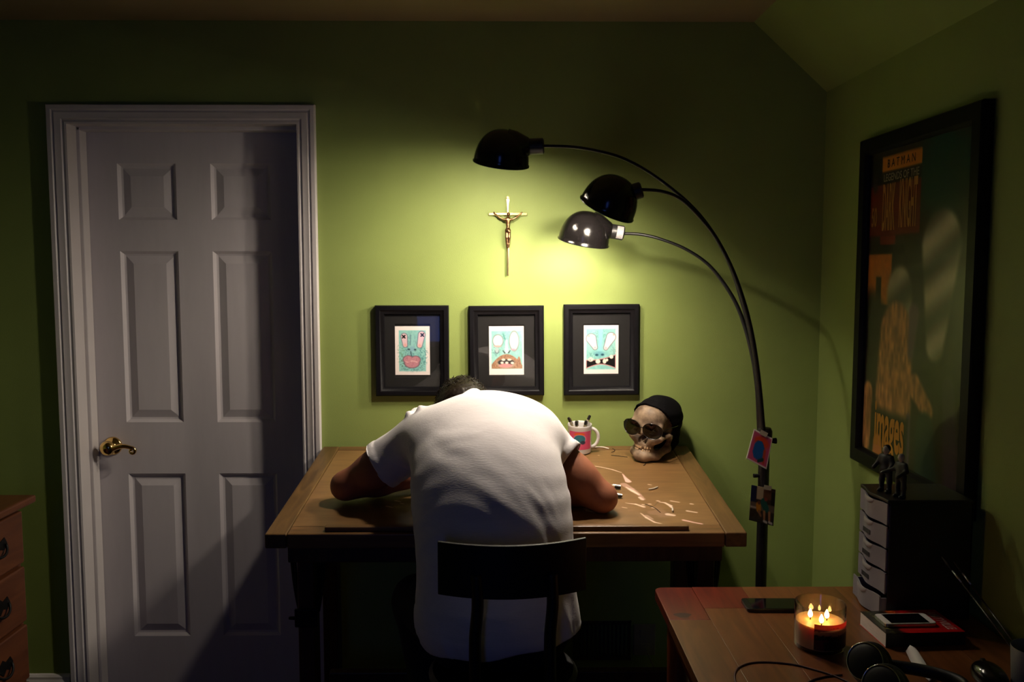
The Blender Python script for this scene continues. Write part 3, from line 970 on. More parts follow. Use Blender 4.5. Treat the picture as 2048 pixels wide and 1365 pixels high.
def bez(P, n=60):
    P = [Vector(p) for p in P]
    out = []
    m = len(P) - 1
    for s in range(m):
        p0, p1, p2, p3 = P[max(s - 1, 0)], P[s], P[s + 1], P[min(s + 2, m)]
        k = max(2, n // m)
        for i in range(k):
            x = i / k
            out.append(0.5 * ((2 * p1) + (-p0 + p2) * x + (2 * p0 - 5 * p1 + 4 * p2 - p3) * x * x + (-p0 + 3 * p1 - 3 * p2 + p3) * x ** 3))
    out.append(P[-1])
    return out

A1 = [(0.788, -0.47, 1.05), (0.774, -0.473, 1.216), (0.749, -0.475, 1.353), (0.717, -0.478, 1.466), (0.677, -0.48, 1.578), (0.622, -0.482, 1.674), (0.561, -0.485, 1.747),
      (0.493, -0.487, 1.805), (0.418, -0.49, 1.856), (0.344, -0.493, 1.892), (0.27, -0.495, 1.911), (0.197, -0.498, 1.921), (0.110, -0.5, 1.923)]
A3 = [(0.785, -0.46, 1.05), (0.772, -0.46, 1.215), (0.754, -0.438, 1.335), (0.724, -0.415, 1.44), (0.685, -0.393, 1.516), (0.635, -0.37, 1.581), (0.569, -0.348, 1.628),
      (0.495, -0.325, 1.659), (0.435, -0.302, 1.674), (0.375, -0.28, 1.678)]
A2 = [(0.790, -0.482, 1.05), (0.770, -0.488, 1.22), (0.744, -0.503, 1.355), (0.711, -0.520, 1.465), (0.666, -0.540, 1.570), (0.611, -0.560, 1.660), (0.552, -0.577, 1.724),
      (0.500, -0.590, 1.766), (0.445, -0.598, 1.785), (0.385, -0.602, 1.789)]
for P in (A1, A2, A3):
    pts = [p - LB for p in bez(P, 72)]
    n_ = len(pts)
    obj('arm', MB().tube(pts, [0.0082 - 0.0034 * min(1, 1.6 * i / n_) for i in range(n_)], 12), M['black_satin'], t, smooth='all')

def lamp_head(pos, sock, alpha, beta, yaw, sticker=False, Rd=0.081, H=0.100):
    """dome shade with its rim in local z=0; the socket leaves it sideways along +x"""
    Mh = Matrix.Translation(Vector(pos) - LB) @ Matrix.Rotation(R_(yaw), 4, 'Z') @ Matrix.Rotation(R_(beta), 4, 'Y') @ Matrix.Rotation(R_(alpha), 4, 'X')
    def dome(r, hh, z0=0.0, lip=True):
        pr = [(r + 0.0025, 0.0), (r + 0.003, 0.003), (r, 0.005)] if lip else [(r, z0)]
        for k in range(1, 15):
            a = k / 14 * math.pi / 2
            pr.append((max(r * math.cos(a) ** 0.86, 0.0), 0.005 + (hh - 0.005) * math.sin(a)))
        return MB().lathe(pr, 48, Mh)
    sh = obj('shade', dome(Rd, H), M['black_metal'], t, smooth='all')
    obj('lining', dome(Rd - 0.002, H - 0.0025, 0.001, False), M['reflector'], sh, smooth='all')
    b_ = Vector(sock) - LB
    c_ = Mh @ Vector((0.020, 0, 0.050))
    d_ = (b_ - c_).normalized()
    a_ = b_ - d_ * 0.046
    ln = (a_ - c_).length
    obj('neck', MB().tube([c_, c_ + d_ * ln * 0.45, c_ + d_ * ln * 0.75, a_, a_ + d_ * 0.006], [0.054, 0.046, 0.036, 0.028, 0.022], 32), M['black_metal'], sh, smooth='all')
    so = obj('socket', MB().tube([a_, a_.lerp(b_, 0.1), a_.lerp(b_, 0.92), b_], [0.0215, 0.0235, 0.0235, 0.018], 24), M['socket'], t, smooth=True)
    if sticker:
        p, q = a_.lerp(b_, 0.45), a_.lerp(b_, 0.9)
        d = (q - p).normalized()
        u_ = Vector((0, -1, 0)).cross(d).normalized()
        w_ = d.cross(u_).normalized()
        vv, ff = [], []
        for k in range(9):
            a = R_(-55 + 110 * k / 8)
            n_ = (Vector((0, -1, 0)) * math.cos(a) + u_ * math.sin(a)) * 0.0239
            vv += [p + n_, q + n_]
        for k in range(8):
            ff.append((2 * k, 2 * k + 1, 2 * k + 3, 2 * k + 2))
        obj('sticker', MB().add(vv, ff), M['sticker'], so)
    mb = MB()
    mb.lathe([(0.0, 0.006)] + [(0.029 * math.sin(R_(a)), 0.035 - 0.029 * math.cos(R_(a))) for a in range(15, 180, 15)] + [(0.0, 0.064)], 24, Mh)
    obj('bulb', mb, M['bulb'], t, smooth='all')

lamp_head((-0.005, -0.480, 1.874), (0.121, -0.5, 1.923), 17, 7, 0)
lamp_head((0.296, -0.575, 1.736), (0.393, -0.602, 1.789), 19, 24, 0)
lamp_head((0.258, -0.270, 1.650), (0.387, -0.280, 1.678), 12, 10, 0, True)

# cards taped to the pole
def colour_card(u, v):
    I = np.ones(u.shape + (3,)) * np.array([240, 226, 214.0])
    n = vnoise(u, v, 18, 3)
    d = np.maximum(np.maximum(0.05 - u, u - 0.95), np.maximum(0.05 - v, v - 0.95))
    I = put(I, d, (206, 82, 122), 0.01)
    I = put(I, elld(u, v, (0.52, 0.28), 0.36, 0.17), (226, 74, 40), 0.05)
    I = put(I, elld(u, v, (0.46, 0.56), 0.27, 0.30) + 0.04 * (n - 0.5), (20, 96, 168), 0.03)
    I = put(I, capd(u, v, (0.74, 0.5), (0.78, 0.86), 0.06, 0.05), (206, 74, 42), 0.04)
    return put(I, capd(u, v, (0.55, 0.88), (0.72, 0.78), 0.05, 0.06), (22, 70, 66), 0.03)

def snapshot(u, v):
    n = vnoise(u, v, 16, 4)
    I = np.ones(u.shape + (3,)) * np.array([60, 48, 38.0]) + 24 * (n[..., None] - 0.5)
    def rect(I, x0, x1, y0, y1, c, s=0.02):
        return put(I, np.maximum(np.maximum(x0 - u, u - x1), np.maximum(y0 - v, v - y1)), c, s)
    I = rect(I, 0, 0.22, 0, 0.45, (16, 28, 66))
    I = rect(I, 0.24, 0.52, 0, 0.36, (204, 178, 142))
    I = rect(I, 0.52, 0.86, 0, 0.32, (112, 70, 48))
    I = rect(I, 0.84, 1.0, 0.1, 0.6, (18, 18, 16))
    I = rect(I, 0, 1, 0.46, 0.66, (118, 98, 80))
    I = rect(I, 0.02, 0.26, 0.58, 0.63, (202, 180, 160))
    I = rect(I, 0, 1, 0.9, 1.0, (56, 52, 48))
    I = put(I, capd(u, v, (0.34, 0.53), (0.36, 0.64), 0.10, 0.09), (222, 142, 30), 0.02)
    I = put(I, elld(u, v, (0.36, 0.45), 0.06, 0.05), (120, 72, 48), 0.02)
    I = put(I, capd(u, v, (0.38, 0.70), (0.46, 0.80), 0.05, 0.035), (170, 112, 76), 0.02)
    I = put(I, capd(u, v, (0.54, 0.42), (0.66, 0.58), 0.12, 0.11), (28, 96, 84), 0.02)
    I = put(I, elld(u, v, (0.63, 0.32), 0.07, 0.055), (150, 66, 50), 0.02)
    for x in (0.63, 0.84):
        I = put(I, capd(u, v, (x - 0.04, 0.68), (x - 0.02, 0.90), 0.05, 0.04), (196, 134, 92), 0.02)
        I = put(I, capd(u, v, (x - 0.03, 0.93), (x + 0.08, 0.95), 0.035, 0.035), (226, 214, 204), 0.015)
    return I

def card(name, label, cat, quad, fn, nu, nv, tp):
    """quad: four world corners, clockwise from upper left"""
    q = [np.array(p, float) for p in quad]
    tt = thing(name, label, cat, tuple(sum(q) / 4))
    def pos(u, v):
        u, v = u[..., None], v[..., None]
        return (q[0] * (1 - u) + q[1] * u) * (1 - v) + (q[3] * (1 - u) + q[2] * u) * v
    o = painted('print', fn, pos, nu, nv, M['print_gloss'], tt, base=tt.location)
    md = o.modifiers.new('thickness', 'SOLIDIFY')
    md.thickness = 0.0006
    c = (q[0] + q[1]) / 2
    ex = (q[1] - q[0]) / np.linalg.norm(q[1] - q[0])
    ez = np.array([-ex[2], 0, ex[0]])
    c = c + ex * tp
    v4 = [c - ex * 0.012 - ez * 0.006, c + ex * 0.012 - ez * 0.006, c + ex * 0.012 + ez * 0.008, c - ex * 0.012 + ez * 0.008]
    v4 = [p + np.array([0, -0.0012, 0]) for p in v4]
    obj('tape', MB().add(v4, [(0, 1, 2, 3)]), M['tape'], tt, base=tt.location)
    return tt
YC = -0.4925
card('art_card', 'pink and blue art card with a white border taped to the black lamp pole', 'card',
     [(0.757, YC, 1.085), (0.814, YC, 1.055), (0.798, YC, 0.960), (0.735, YC, 0.994)], colour_card, 60, 80, 0.0)
card('snapshot', 'small colour snapshot of two seated people taped to the lamp pole', 'photo',
     [(0.753, YC, 0.913), (0.827, YC, 0.898), (0.823, YC, 0.785), (0.748, YC, 0.804)], snapshot, 60, 80, 0.012)

# ------------------------------------------------------------------ drafting table
SLOPE = 0.0974
TILT = math.atan(SLOPE)
def desk_z(y):
    return 0.9380 + SLOPE * y
def desk_p(x, y, dz=0.0):
    return Vector((x, y, desk_z(y) + dz))
DX0, DX1, DY0, DY1 = -0.637, 0.656, -0.800, -0.020
t = thing('drafting_table', 'pale-streaked brown wooden drafting table with a slightly tilted top', 'table', (0.01, -0.41, 0.0))
TB = Vector((0.01, -0.41, 0.0))
def slab(x0, x1, y0, y1, th, dz=0.0):
    """board lying in the tilted plane of the top"""
    mb = MB()
    v = [desk_p(x, y, dz - d) for d in (th, 0) for (x, y) in ((x0, y0), (x1, y0), (x1, y1), (x0, y1))]
    mb.add(v, [(0, 3, 2, 1), (4, 5, 6, 7), (0, 1, 5, 4), (1, 2, 6, 5), (2, 3, 7, 6), (3, 0, 4, 7)])
    return mb
EB = 0.058
top_y0, top_y1 = DY0 + 0.056, DY1 - 0.045
obj('end_board', slab(DX0, DX0 + EB, DY0, DY1, 0.040), M['desk_y'], t, bev=0.004, seg=3, base=TB)
obj('end_board', slab(DX1 - EB, DX1, DY0, DY1, 0.040), M['desk_y'], t, bev=0.004, seg=3, base=TB)
obj('front_board', slab(DX0 + EB + 0.0012, DX1 - EB - 0.0012, DY0, top_y0, 0.040), M['desk'], t, bev=0.004, seg=3, base=TB)
obj('back_board', slab(DX0 + EB + 0.0012, DX1 - EB - 0.0012, top_y1, DY1, 0.040), M['desk'], t, bev=0.003, base=TB)
# centre panel: pale patches and streaks drawn into the surface colour
px0, px1, py0, py1 = DX0 + EB + 0.0022, DX1 - EB - 0.0022, top_y0 + 0.0015, top_y1 - 0.0015
def panel_art(u, v):
    X, Y = px0 + (px1 - px0) * u, py1 + (py0 - py1) * v
    n = vnoise(X * 0.35, Y, 46, 1) * 0.55 + vnoise(X * 0.2, Y, 110, 2) * 0.45
    n2 = vnoise(X, Y, 5, 7)
    I = np.stack([110 + 26 * n + 8 * n2, 79 + 21 * n + 6 * n2, 45 + 14 * n + 5 * n2], -1)
    pale, pink = (240, 206, 184), (236, 186, 172)
    def stroke(I, pts, rs, col, amt=1.0):
        for a, b, r1, r2 in zip(pts[:-1], pts[1:], rs[:-1], rs[1:]):
            d = capd(X, Y, a, b, r1, r2)
            I = mixc(I, col, amt * sst(0.0022, -0.0012, d))
        return I
    I = mixc(I, (168, 128, 104), 0.55 * sst(1.0, 0.2, np.hypot((X - 0.435) / 0.07, (Y + 0.66) / 0.07)) * sst(0.3, 0.7, vnoise(X, Y, 40, 3)))
    I = mixc(I, (160, 120, 96), 0.5 * sst(1.0, 0.3, np.hypot((X - 0.30) / 0.10, (Y + 0.63) / 0.025)) * sst(0.3, 0.7, vnoise(X, Y, 60, 5)))
    I = stroke(I, [(0.29, -0.232), (0.325, -0.251), (0.358, -0.275), (0.384, -0.305)], [0.0008, 0.0015, 0.0018, 0.001], pale)
    I = stroke(I, [(0.386, -0.318), (0.389, -0.355), (0.394, -0.39)], [0.001, 0.004, 0.0095], pink)
    I = stroke(I, [(0.376, -0.415), (0.393, -0.46), (0.410, -0.505), (0.42, -0.545)], [0.011, 0.010, 0.006, 0.003], (206, 160, 146), 0.7)
    I = stroke(I, [(0.380, -0.44), (0.395, -0.475), (0.409, -0.505)], [0.001, 0.0055, 0.003], pale)
    I = stroke(I, [(0.408, -0.53), (0.414, -0.548)], [0.004, 0.005], pale, 0.9)
    I = stroke(I, [(0.36, -0.575), (0.388, -0.585), (0.408, -0.606)], [0.0008, 0.003, 0.005], pale, 0.85)
    I = stroke(I, [(0.392, -0.655), (0.403, -0.69), (0.42, -0.722), (0.445, -0.738)], [0.001, 0.003, 0.0025, 0.0015], pale, 0.9)
    I = stroke(I, [(0.405, -0.675), (0.418, -0.700)], [0.006, 0.003], (206, 166, 146), 0.6)
    I = stroke(I, [(0.459, -0.568), (0.476, -0.575), (0.487, -0.597), (0.488, -0.612)], [0.001, 0.003, 0.005, 0.003], pale)
    for (x, y, r, dx) in ((0.459, -0.560, 0.0035, 0.004), (0.507, -0.565, 0.003, 0.018), (0.553, -0.585, 0.004, 0.004), (0.457, -0.42, 0.003, 0.006),
                          (0.43, -0.585, 0.003, 0.004), (0.41, -0.59, 0.003, 0.003), (0.435, -0.615, 0.003, 0.005), (0.54, -0.645, 0.004, 0.02),
                          (0.475, -0.668, 0.008, 0.012), (0.37, -0.29, 0.0018, 0.002), (0.352, -0.612, 0.0015, 0.01), (0.60, -0.73, 0.003, 0.002),
                          (0.25, -0.64, 0.0025, 0.02), (-0.31, -0.555, 0.003, 0.012), (-0.295, -0.575, 0.002, 0.008), (-0.33, -0.60, 0.002, 0.015), (0.33, -0.125, 0.002, 0.002)):
        I = mixc(I, pale, 0.85 * sst(0.002, -0.001, capd(X, Y, (x - dx * 0.6, y + dx * 0.3), (x + dx * 0.6, y - dx * 0.3), r, r * 0.7)))
    I = stroke(I, [(0.503, -0.707), (0.525, -0.722), (0.548, -0.735)], [0.004, 0.003, 0.003], pink)
    I = stroke(I, [(0.458, -0.566), (0.44, -0.60), (0.425, -0.61)], [0.0007] * 3, (70, 44, 26), 0.7)
    return I
painted('centre_panel', panel_art, lambda u, v: np.stack([px0 + (px1 - px0) * u, py1 + (py0 - py1) * v, desk_z(py1 + (py0 - py1) * v) - 0.0012], -1), 420, 300,
        print_mat('streaked_desk_panel', 0.42), t, base=TB)
obj('panel_core', slab(px0, px1, py0, py1, 0.034, -0.002), M['desk'], t, base=TB)
obj('pencil_ledge', slab(-0.480, 0.502, -0.786, -0.766, 0.013, 0.0132), M['desk'], t, bev=0.003, base=TB)
obj('front_apron', MB().box((-0.598, -0.715, 0.752), (0.612, -0.692, 0.829)), M['desk_dark'], t, bev=0.003, base=TB)
obj('back_apron', MB().box((-0.598, -0.12, 0.800), (0.612, -0.10, 0.882)), M['desk_dark'], t, bev=0.003, base=TB)
for sx_, lx in ((-1, -0.584), (1, 0.603)):
    obj('side_rail', MB().prism([(-0.70, 0.765), (-0.10, 0.822), (-0.10, 0.885), (-0.70, 0.826)], lx - 0.012, lx + 0.012, axis='x'), M['desk_dark'], t, bev=0.002, base=TB)
    obj('leg', MB().box((lx - 0.025, -0.565, 0.06), (lx + 0.025, -0.495, 0.80)), M['desk_dark'], t, bev=0.004, base=TB)
    obj('leg', MB().box((lx - 0.025, -0.215, 0.06), (lx + 0.025, -0.145, 0.84)), M['desk_dark'], t, bev=0.004, base=TB)
    obj('foot_rail', MB().box((lx - 0.032, -0.70, 0.0), (lx + 0.032, -0.06, 0.06)), M['desk_dark'], t, bev=0.008, base=TB)
    for s in (-1, 1):      # curved iron tilting brackets on both faces of the leg
        pts = []
        for k in range(15):
            q = k / 14
            pts.append((lx + s * (0.048 - 0.022 * q ** 2.2), -0.53, 0.785 - 0.245 * q))
        br = obj('tilt_bracket', MB().tube(pts, 0.0075, 8, flat=1.0), M['iron'], t, smooth=True, base=TB)
        pts2 = [(p[0] - s * (0.014 - 0.010 * (k / 14)), p[1] - 0.01, p[2]) for k, p in enumerate(pts)]
        obj('bracket_rod', MB().tube(pts2, 0.004, 8), M['iron'], br, smooth=True)
    obj('clamp_knob', MB().tube([(lx - 0.02, -0.572, 0.535), (lx - 0.046, -0.572, 0.535), (lx - 0.05, -0.572, 0.535)], [0.006, 0.005, 0.004], 12), M['iron'], t, smooth=True, base=TB)
    obj('clamp_plate', MB().box((lx - 0.034, -0.573, 0.505), (lx + 0.034, -0.562, 0.562)), M['iron'], t, bev=0.004, base=TB)
obj('stretcher', MB().box((-0.56, -0.372, 0.20), (0.578, -0.338, 0.27)), M['desk_dark'], t, bev=0.004, base=TB)

# ------------------------------------------------------------------ things on the desk
def pen(parent_M, length, name='pen', label=None, group=None, cat='pen'):
    tt = thing(name, label, cat, (0, 0, 0), (0, 0, 0), group)
    tt.matrix_world = parent_M
    obj('barrel', MB().tube([(0, 0, 0), (0, 0, length * 0.87)], 0.0046, 12), M['pen'], tt, smooth=True)
    obj('cap', MB().tube([(0, 0, length * 0.87), (0, 0, length * 0.97), (0, 0, length)], [0.0052, 0.0052, 0.0036], 12), M['pen'] if rnd.random() < 0.0 else M['pen_cap'], tt, smooth=True)
    obj('clip', MB().box((-0.0012, -0.0078, length * 0.80), (0.0012, -0.005, length * 0.985)), M['pen_metal'], tt)
    return tt
def axis_matrix(a, b, spin=0.0):
    a, b = Vector(a), Vector(b)
    return Matrix.Translation(a) @ (b - a).to_track_quat('Z', 'X').to_matrix().to_4x4() @ Matrix.Rotation(spin, 4, 'Z')

MUG = desk_p(0.266, -0.088, 0.0005)
t = thing('mug', 'white mug with a pink printed panel holding pens on the desk', 'mug', MUG, (TILT, 0, 0))
obj('body', MB().lathe([(0.0, 0.0), (0.037, 0.0), (0.0405, 0.003), (0.0415, 0.010), (0.0415, 0.092), (0.0425, 0.098), (0.0415, 0.1005), (0.0395, 0.0985), (0.0385, 0.092),
                        (0.0385, 0.010), (0.0, 0.006)], 48), M['white_cer'], t, smooth=True)
hp = []
for k in range(21):
    a = R_(100 - 200 * k / 20)
    hp.append((0.0385 + 0.026 * max(math.cos(a), -0.12), -0.004, 0.052 + 0.033 * math.sin(a)))
obj('handle', MB().tube(hp, 0.0062, 12), M['white_cer'], t, smooth='all')
def mug_art(u, v):
    I = np.ones(u.shape + (3,)) * np.array([222, 84, 122.0])
    I = put(I, elld(u, v, (0.46, 0.16), 0.22, 0.10), (228, 96, 40), 0.02)
    I = put(I, elld(u, v, (0.47, 0.42), 0.27, 0.26), (236, 150, 176), 0.02)
    I = put(I, elld(u, v, (0.47, 0.42), 0.235, 0.235), (44, 116, 132), 0.02)
    I = put(I, elld(u, v, (0.60, 0.60), 0.10, 0.10), (36, 46, 66), 0.03)
    return I
def mug_pos(u, v):
    a = R_(-150) + R_(118) * u
    return np.stack([0.0418 * np.cos(a), 0.0418 * np.sin(a), 0.083 - 0.064 * v], -1)
painted('printed_panel', mug_art, mug_pos, 70, 60, M['print_gloss'], t)
mugM = Matrix.Translation(MUG) @ Matrix.Rotation(TILT, 4, 'X')
for a, b, sp, lb in (((0.012, 0.012, 0.010), (-0.040, -0.004, 0.124), 0.3, 'capped pen leaning farthest left in the white mug'),
                     ((-0.006, 0.020, 0.010), (-0.014, -0.022, 0.116), 0.6, 'brown capped pen second from left in the mug'),
                     ((0.002, 0.018, 0.010), (0.020, -0.020, 0.117), -0.4, 'capped pen second from right in the mug'),
                     ((-0.012, 0.004, 0.010), (0.036, 0.010, 0.128), -0.3, 'capped pen leaning over the mug handle')):
    pen(axis_matrix(mugM @ Vector(a), mugM @ Vector(b), sp), (Vector(b) - Vector(a)).length, 'pen', lb, 'pens in the mug')
for a, b, lb in (((0.243, -0.402), (0.360, -0.463), 'beige capped pen on the desk, the farther of two by the right elbow'),
                 ((0.252, -0.484), (0.354, -0.540), 'beige capped pen on the desk, the nearer of two by the right elbow')):
    pa, pb = desk_p(*a, 0.0056), desk_p(*b, 0.0056)
    pen(axis_matrix(pa, pb, 0.5), (pb - pa).length, 'pen', lb, 'pens on the desk')

def strip(name, label, cat, pts, wd, m, zoff=0.0008, lift=0.0, flat=True):
    P = [desk_p(p[0], p[1], zoff + lift * math.sin(math.pi * i / (len(pts) - 1))) for i, p in enumerate(pts)]
    P = bez(P, 24)
    mb = MB().tube(P, wd, 8)
    return tag(obj(name, mb, m, smooth='all'), label, cat)
strip('paper_curl', 'curled pale strip lying behind the mug handle', 'scrap', [(0.318, -0.048), (0.335, -0.043), (0.354, -0.046), (0.372, -0.062)], [0.0026] * 25, M['shaving'], 0.0026)
strip('wood_shaving', 'short pale shaving in the middle of the bare desk area', 'scrap', [(0.445, -0.470), (0.460, -0.464), (0.476, -0.450)], [0.0022] * 25, M['shaving'], 0.0022)
strip('wood_shaving', 'pale bead-like crumb at the end of the curved streak', 'scrap', [(0.487, -0.628), (0.4865, -0.636), (0.484, -0.650)], [0.0026] * 25, M['shaving'], 0.0026)
strip('thread', 'dark thread curling out in front of the skull chin', 'thread', [(0.470, -0.186), (0.478, -0.205), (0.474, -0.225), (0.466, -0.24)], [0.0011] * 25, M['thread'], 0.0011)
strip('thread', 'dark thread lying left of the skull', 'thread', [(0.372, -0.132), (0.398, -0.14), (0.425, -0.152)], [0.0010] * 25, M['thread'], 0.0010)
strip('thread', 'tiny dark thread loop beside the pale curl', 'thread', [(0.385, -0.055), (0.392, -0.070), (0.386, -0.088), (0.376, -0.098)], [0.0009] * 25, M['thread'], 0.0009)
strip('thread', 'dark hair-like thread near the front of the desk', 'thread', [(0.415, -0.59), (0.438, -0.62), (0.448, -0.655)], [0.0008] * 25, M['thread'], 0.0008)

# ------------------------------------------------------------------ skull in a knit cap and sunglasses
SKM = (Matrix.Translation(desk_p(0.515, -0.125, 0.0)) @ Matrix.Rotation(TILT, 4, 'X') @ Matrix.Rotation(R_(-36), 4, 'Z') @ Matrix.Rotation(R_(3), 4, 'Y'))
t = thing('skull', 'weathered resin skull looking left on the back corner of the desk', 'skull')
t.matrix_world = SKM
V_ = Vol((-0.088, -0.112, -0.004), (0.088, 0.120, 0.215), 0.0024)
V_.ell((0, 0.022, 0.128), (0.070, 0.088, 0.070), k=0.01)
V_.ell((0, -0.045, 0.140), (0.058, 0.042, 0.050), k=0.02)              # forehead
for s in (-1, 1):
    V_.cone((0.050 * s, -0.066, 0.124), (0.014 * s, -0.078, 0.128), 0.011, 0.010, 0.012)   # brow
    V_.cone((0.048 * s, -0.066, 0.080), (0.064 * s, -0.018, 0.088), 0.011, 0.008, 0.012)   # cheekbone
    V_.cone((0.034 * s, -0.076, 0.076), (0.050 * s, -0.064, 0.083), 0.013, 0.012, 0.012)
    V_.chain([(0.014 * s, -0.082, 0.020), (0.040 * s, -0.058, 0.022), (0.055 * s, -0.008, 0.038), (0.058 * s, 0.004, 0.078)], [0.018, 0.014, 0.012, 0.009], 0.012)
V_.ell((0, -0.068, 0.060), (0.034, 0.026, 0.028), k=0.014)             # upper jaw
V_.cone((0, -0.080, 0.118), (0, -0.092, 0.098), 0.010, 0.007, 0.01)    # nose bridge
V_.ell((0, -0.086, 0.020), (0.026, 0.018, 0.019), k=0.012)             # chin
V_.ell((0, -0.066, 0.036), (0.030, 0.024, 0.022), k=0.01)
for s in (-1, 1):
    V_.ell((0.033 * s, -0.086, 0.111), (0.0215, 0.026, 0.0185), k=0.008, cut=True)         # eye sockets
    V_.ell((0.0066 * s, -0.080, 0.0805), (0.0082, 0.040, 0.0165), rot=(0, R_(-16 * s), 0), k=0.003, cut=True)
    V_.ell((0.066 * s, -0.040, 0.056), (0.022, 0.040, 0.020), k=0.012, cut=True)           # hollow under the cheek
    V_.ell((0.074 * s, -0.026, 0.118), (0.012, 0.030, 0.024), k=0.014, cut=True)           # temple
V_.ell((0, -0.098, 0.0455), (0.030, 0.012, 0.0026), k=0.004, cut=True)                     # bite line
vv, qq = V_.nets()
net_obj('cranium', vv, qq, M['bone'], t, relax=1)
def tooth(x, z, up):
    a = x / 0.040
    y = -0.0935 + 0.030 * a * a
    mb = MB()
    w_, hgt = 0.0030, 0.0085
    z0, z1 = (z, z + hgt) if up else (z - hgt, z)
    mb.box((-w_, -0.003, z0), (w_, 0.006, z1))
    o = obj('tooth', mb, M['tooth'], t, bev=0.0014)
    o.location = (x, y, 0)
    o.rotation_euler = (0, 0, x * 14)
for k in range(9):
    x = (k - 4) * 0.0066
    if k != 5:
        tooth(x, 0.0478, True)
    if k not in (3, 4):
        tooth(x * 0.95, 0.0448, False)
t2 = thing('knit_cap', 'black knit cap pulled over the back of the skull', 'hat')
t2.matrix_world = SKM
V_ = Vol((-0.10, -0.11, -0.006), (0.10, 0.136, 0.225), 0.0036)
V_.ell((0, 0.024, 0.126), (0.078, 0.096, 0.079), k=0.01)
V_.ell((0, -0.042, 0.142), (0.066, 0.052, 0.056), k=0.02)
V_.ell((0, 0.052, 0.052), (0.066, 0.058, 0.054), k=0.03)
V_.ell((0, 0.088, 0.115), (0.05, 0.034, 0.062), k=0.03)
vv, qq = V_.nets()
wob = 0.0012 * np.sin(vv[:, 2] * 210 + vv[:, 0] * 90)[:, None]
vv = vv + wob * np.stack([vv[:, 0], vv[:, 1] - 0.02, vv[:, 2] - 0.12], -1) / 0.09
cap = net_obj('cap_shell', vv, qq, M['knit'], t2, relax=2, solid=0.003,
        keep=lambda P: (P[:, 1] * 0.885 + P[:, 2] * 0.468 > 0.036 + 0.10 * P[:, 0] ** 2 / 0.08) & (P[:, 2] > 0.002))
t3 = thing('sunglasses', 'round dark sunglasses worn by the skull', 'sunglasses')
t3.matrix_world = SKM
for s in (-1, 1):
    cx_, cy_, cz_ = 0.0385 * s, -0.104, 0.1185
    ringp, lensv = [], [(cx_, cy_ - 0.003, cz_)]
    for k in range(33):
        a = 2 * math.pi * k / 32
        rx, rz = 0.0335, 0.0275
        p = (cx_ + rx * math.cos(a), cy_ + 0.010 * (math.cos(a) * s + 0.2) ** 2 * (1 if math.cos(a) * s > 0 else 0.2), cz_ + rz * math.sin(a) * (1.0 if math.sin(a) < 0 else 0.92))
        ringp.append(p)
        if k < 32:
            lensv.append(p)
    fr_ = obj('rim', MB().tube(ringp, 0.0013, 8, cap=False), M['black_metal'], t3, smooth='all')
    obj('lens', MB().add(lensv, [(0, 1 + k, 1 + (k + 1) % 32) for k in range(32)]), M['lens'], t3, smooth='all')
    obj('temple', MB().tube([(cx_ + 0.0335 * s, cy_ + 0.012, cz_ + 0.006), (0.076 * s, -0.05, 0.122), (0.079 * s, 0.01, 0.120)], 0.0014, 8), M['black_metal'], t3, smooth='all')
obj('bridge', MB().tube([(-0.007, -0.105, 0.1235), (0, -0.110, 0.127), (0.007, -0.105, 0.1235)], 0.0013, 8), M['black_metal'], t3, smooth='all')

# ------------------------------------------------------------------ stool
t = thing('stool', 'black stool with a low curved backrest at the desk', 'stool', (0.0, -1.05, 0.0), (0, 0, R_(4)))
def arc_panel(x0, x1, z0, z1, yb, bow, th):
    v, f = [], []
    n_ = 20
    for k in range(n_ + 1):
        x = x0 + (x1 - x0) * k / n_
        q = 2 * k / n_ - 1
        y = yb + bow * q * q
        v += [(x, y, z0), (x, y, z1), (x, y + th, z1), (x, y + th, z0)]
    for k in range(n_):
        for s in range(4):
            a, b = k * 4 + s, k * 4 + (s + 1) % 4
            f.append((a, b, b + 4, a + 4))
    f += [(0, 3, 2, 1), (n_ * 4, n_ * 4 + 1, n_ * 4 + 2, n_ * 4 + 3)]
    return MB().add(v, f)
obj('backrest', arc_panel(-0.155, 0.178, 0.846, 0.966, -0.185, 0.045, 0.012), M['black_satin'], t, smooth=True, bev=0.002)
obj('seat', MB().lathe([(0, 0.580), (0.165, 0.580), (0.178, 0.588), (0.180, 0.600), (0.170, 0.610), (0.05, 0.606), (0, 0.605)], 40), M['black_satin'], t, smooth=True)
for s, x in ((-1, -0.070), (1, 0.096)):
    pts = bez([(x, -0.168, 0.90), (x + 0.002, -0.172, 0.83), (x - 0.004, -0.176, 0.76), (x - 0.004, -0.178, 0.68), (x - 0.002, -0.172, 0.60), (x * 0.9, -0.12, 0.575)], 30)
    obj('back_post', MB().tube(pts, 0.0135, 12), M['black_satin'], t, smooth='all')
for sx_, sy_ in ((-1, -1), (1, -1), (-1, 1), (1, 1)):
    obj('leg', MB().tube([(0.10 * sx_, 0.10 * sy_, 0.585), (0.185 * sx_, 0.185 * sy_, 0.0)], 0.0125, 12), M['black_satin'], t, smooth='all')
ringp = [(0.155 * math.cos(2 * math.pi * k / 32), 0.155 * math.sin(2 * math.pi * k / 32), 0.22) for k in range(33)]
obj('foot_ring', MB().tube(ringp, 0.009, 10, cap=False), M['black_satin'], t, smooth='all')

